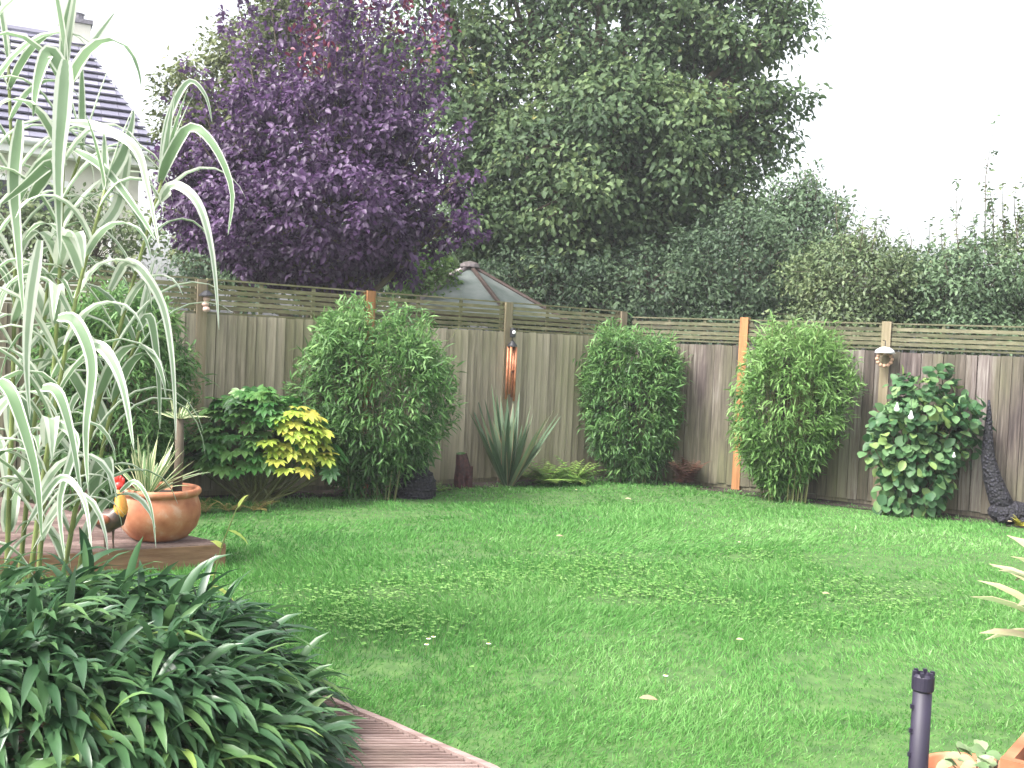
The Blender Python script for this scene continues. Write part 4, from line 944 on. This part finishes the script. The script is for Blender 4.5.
tree('pale_garden_shrub', bxy(60, 13.0), [LB(40, 240, 13, 50, 40, None, .6), LB(100, 240, 13, 50, 40, None, .6), LB(0, 215, 13, 40, 45, None, .6)], yelm, 'pale open shrub in front of the house, seen through the reed', 4500, .07, cat='bush', seed=403, trunk_r=.05, clump=.2, per=16)
tree('far_tree_row', bxy(620, 26), [LB(x, 250+((x*7) % 30), 26, 60, 60, 2) for x in range(400, 800, 55)], darkm, 'far dark tree showing through gaps behind the big maple', 16000, .16, seed=404, trunk_r=.2, clump=.5, per=22)

# ------------------------------------------------------------ pavilion roof behind the fence
def pavilion():
    Y = 16.6; ap = P(470, 266, Y); c = np.array([ap[0], ap[1], 0]); Rr = 1.58; ze = ap[2]-.82
    t = thing('pavilion', c, 'six-sided grey pavilion roof with metal ribs peeping over the tan fence', 'pavilion')
    gm, N, L, bs = mat_base('grey_green_roof_panel'); bs.inputs['Base Color'].default_value = (.20, .23, .21, 1); bs.inputs['Roughness'].default_value = .35
    nz = N.new('ShaderNodeTexNoise'); nz.inputs['Scale'].default_value = 5; rp = ramp(N, [(.3, (.10, .125, .115)), (.7, (.19, .21, .20))]); L.new(nz.outputs['Fac'], rp.inputs[0]); L.new(rp.outputs[0], bs.inputs['Base Color'])
    rim = plain('brown_metal', (.09, .06, .05), .4, .3); sil = plain('pale_metal', (.2, .17, .17), .35, .3)
    ang = [R(-5+60*k) for k in range(6)]; co = [c+[Rr*math.cos(a), Rr*math.sin(a), ze] for a in ang]
    for k in range(6):
        b = MB(); A, B_ = co[k], co[(k+1) % 6]; nn_ = nrm(np.cross(B_-A, ap-A)); nn_ = nn_*np.sign(nn_[2]); b.add([A, B_, ap, A-nn_*.02, B_-nn_*.02, ap-nn_*.02], [(0, 1, 2), (3, 5, 4), (0, 3, 4, 1), (1, 4, 5, 2), (2, 5, 3, 0)]); b.build('roof_panel', gm, t)
        b = MB(); b.tube([A+[0, 0, .012], ap+[0, 0, .012]], .035, 8); b.build('roof_rib', sil if k in (3, 4) else rim, t)
        b = MB(); b.tube([A, B_], .035, 6); b.build('eave', rim, t)
        b = MB(); b.tube([[A[0], A[1], 0], A], .04, 8); b.build('post', rim, t)
    b = MB(); b.lathe(ap, [(.001, .08), (.1, .06), (.15, .03), (.16, -.02), (.001, -.02)], 12); b.build('finial', sil, t)
pavilion()

# ------------------------------------------------------------ house
def house():
    A = P(-130, 118, 18.6); B_ = P(163, 160, 20.8)      # eave line ends
    ez = (A[2]+B_[2])/2; A[2] = B_[2] = ez
    d = nrm(B_-A); nb = np.array([-d[1], d[0], 0]);      # away from the camera
    if nb[1] < 0: nb = -nb
    z = np.array([0, 0, 1.]); t = thing('house', (B_[0], B_[1], 0), 'pale rendered house with grey-tiled hipped roof beyond the left fence', 'house')
    tile, N, L, bs = mat_base('grey_roof_tile')
    at = N.new('ShaderNodeAttribute'); at.attribute_name = 'rnd'; rp = ramp(N, [(0, (.11, .105, .15)), (.6, (.16, .155, .21)), (1, (.24, .23, .29))]); L.new(at.outputs['Fac'], rp.inputs[0]); L.new(rp.outputs[0], bs.inputs['Base Color']); bs.inputs['Roughness'].default_value = .6
    white = plain('white_trim', (.8, .8, .8), .4, var=.04); render = plain('cream_render', (.62, .6, .54), .9, var=.06, scale=4)
    Lw = 9.0; A = B_-d*Lw; depth = 7.5; run = 3.4; rise = 2.8; INS = 1.32; sl = nrm(nb*run+z*rise); sn = nrm(np.cross(d, sl)); sn = sn*np.sign(sn[2])
    nc = 15; cl = math.hypot(run, rise)/nc; rg = random.Random(8)
    b = MB()
    for k in range(nc):
        # hipped right end: course shortens
        inset = INS*(k)/nc; x0 = -.0; x1 = Lw-inset; x = x0; s0 = k*cl; 
        while x < x1-.02:
            w = min(.33, x1-x); b.val = rg.random()
            p = A+d*x+sl*s0; q = A+d*(x+w-.008)+sl*s0; cl2 = cl+.05; inset2 = min(w-.008, max(0, x+w-(Lw-INS*(k+1)/nc)))
            up0, up1 = sn*.11, sn*.03
            q2 = q-d*inset2*.9
            b.add([p+up0, q+up0, q2+sl*cl2+up1, p+sl*cl2+up1, p+up0-sn*.035, q+up0-sn*.035, q2+sl*cl2, p+sl*cl2], [(0, 1, 2, 3), (0, 4, 5, 1), (1, 5, 6, 2), (3, 7, 4, 0)])
            x += .33
    rf = b.build('roof', tile, t)
    ridge0 = A+sl*cl*nc; ridge1 = B_-d*INS+sl*cl*nc
    Bk = B_+nb*2*run; Ak = A+nb*2*run
    b = MB(); b.val = .3; b.add([A, B_, ridge1, ridge0, Ak, Bk], [(0, 1, 2, 3), (1, 5, 2), (5, 4, 3, 2)]); b.build('roof_deck', tile, rf)
    b = MB(); b.val = .7; b.tube([ridge1+z*.05, ridge0+z*.05], .10, 8); b.build('ridge_tile', tile, rf)
    ch = ridge1-d*.15+z*-.1; b = MB(); b.box(ch+z*.1, (.3, .25, .35), [d, nb, z]); o = b.build('chimney', render, rf)
    b = MB(); b.box(ch+z*.50, (.34, .29, .045), [d, nb, z]); b.lathe(ch+z*.545+d*.05, [(.13, 0), (.12, .14), (.15, .16), (.001, .16)], 12); b.build('chimney_pot', plain('grey_pot', (.18, .17, .2), .8), rf)
    # walls inset under the eave
    b = MB(); b.box((A+B_)/2-d*.2+nb*(.35+3.35)+z*(-ez/2-.1), (Lw/2-.2, 3.35, ez/2-.1), [d, nb, z]); b.build('wall', render, t)
    b = MB(); b.box((A+B_)/2+nb*.17-z*.12, (Lw/2, .17, .11), [d, nb, z]); b.build('soffit', white, t)
    b = MB(); b.tube([A-nb*.06-z*.02, B_-nb*.06-z*.02], .07, 10); b.build('gutter', white, t, smooth=True)
    dk = plain('dark_glass', (.03, .035, .05), .12, var=.1)
    for xx in (2.35, 5.2):
        w = B_-d*xx+nb*.34+z*(-1.25)
        b = MB()
        for sx in (-1, 0, 1): b.box(w+d*sx*.62-nb*.02, (.045, .05, .60), [d, nb, z])
        for sz in (-1, 1): b.box(w+z*sz*.56-nb*.022, (.66, .045, .045), [d, nb, z])
        fr = b.build('window', white, t); b = MB(); b.box(w-nb*.0, (.6, .02, .54), [d, nb, z]); b.build('pane', dk, fr)
    b = MB(); dp = B_-d*.9+nb*.25; b.tube([dp-z*.1, [dp[0], dp[1], 0]], .04, 8); b.build('downpipe', white, t)
house()

# ------------------------------------------------------------ added scattering volume: imitates lens veil, lifts foliage shadows
veil_m = bpy.data.materials.new('lens_veil'); veil_m.use_nodes = True; nt = veil_m.node_tree; nt.nodes.clear()
o_ = nt.nodes.new('ShaderNodeOutputMaterial'); v_ = nt.nodes.new('ShaderNodeVolumePrincipled'); v_.inputs['Color'].default_value = (.93, .95, 1, 1); v_.inputs['Density'].default_value = .0017; v_.inputs['Anisotropy'].default_value = .2
nt.links.new(v_.outputs[0], o_.inputs['Volume'])
b = MB(); b.box((0, 14, 6.5), (48, 48, 7.6)); tag(b.build('veil_volume', veil_m), kind='stuff')
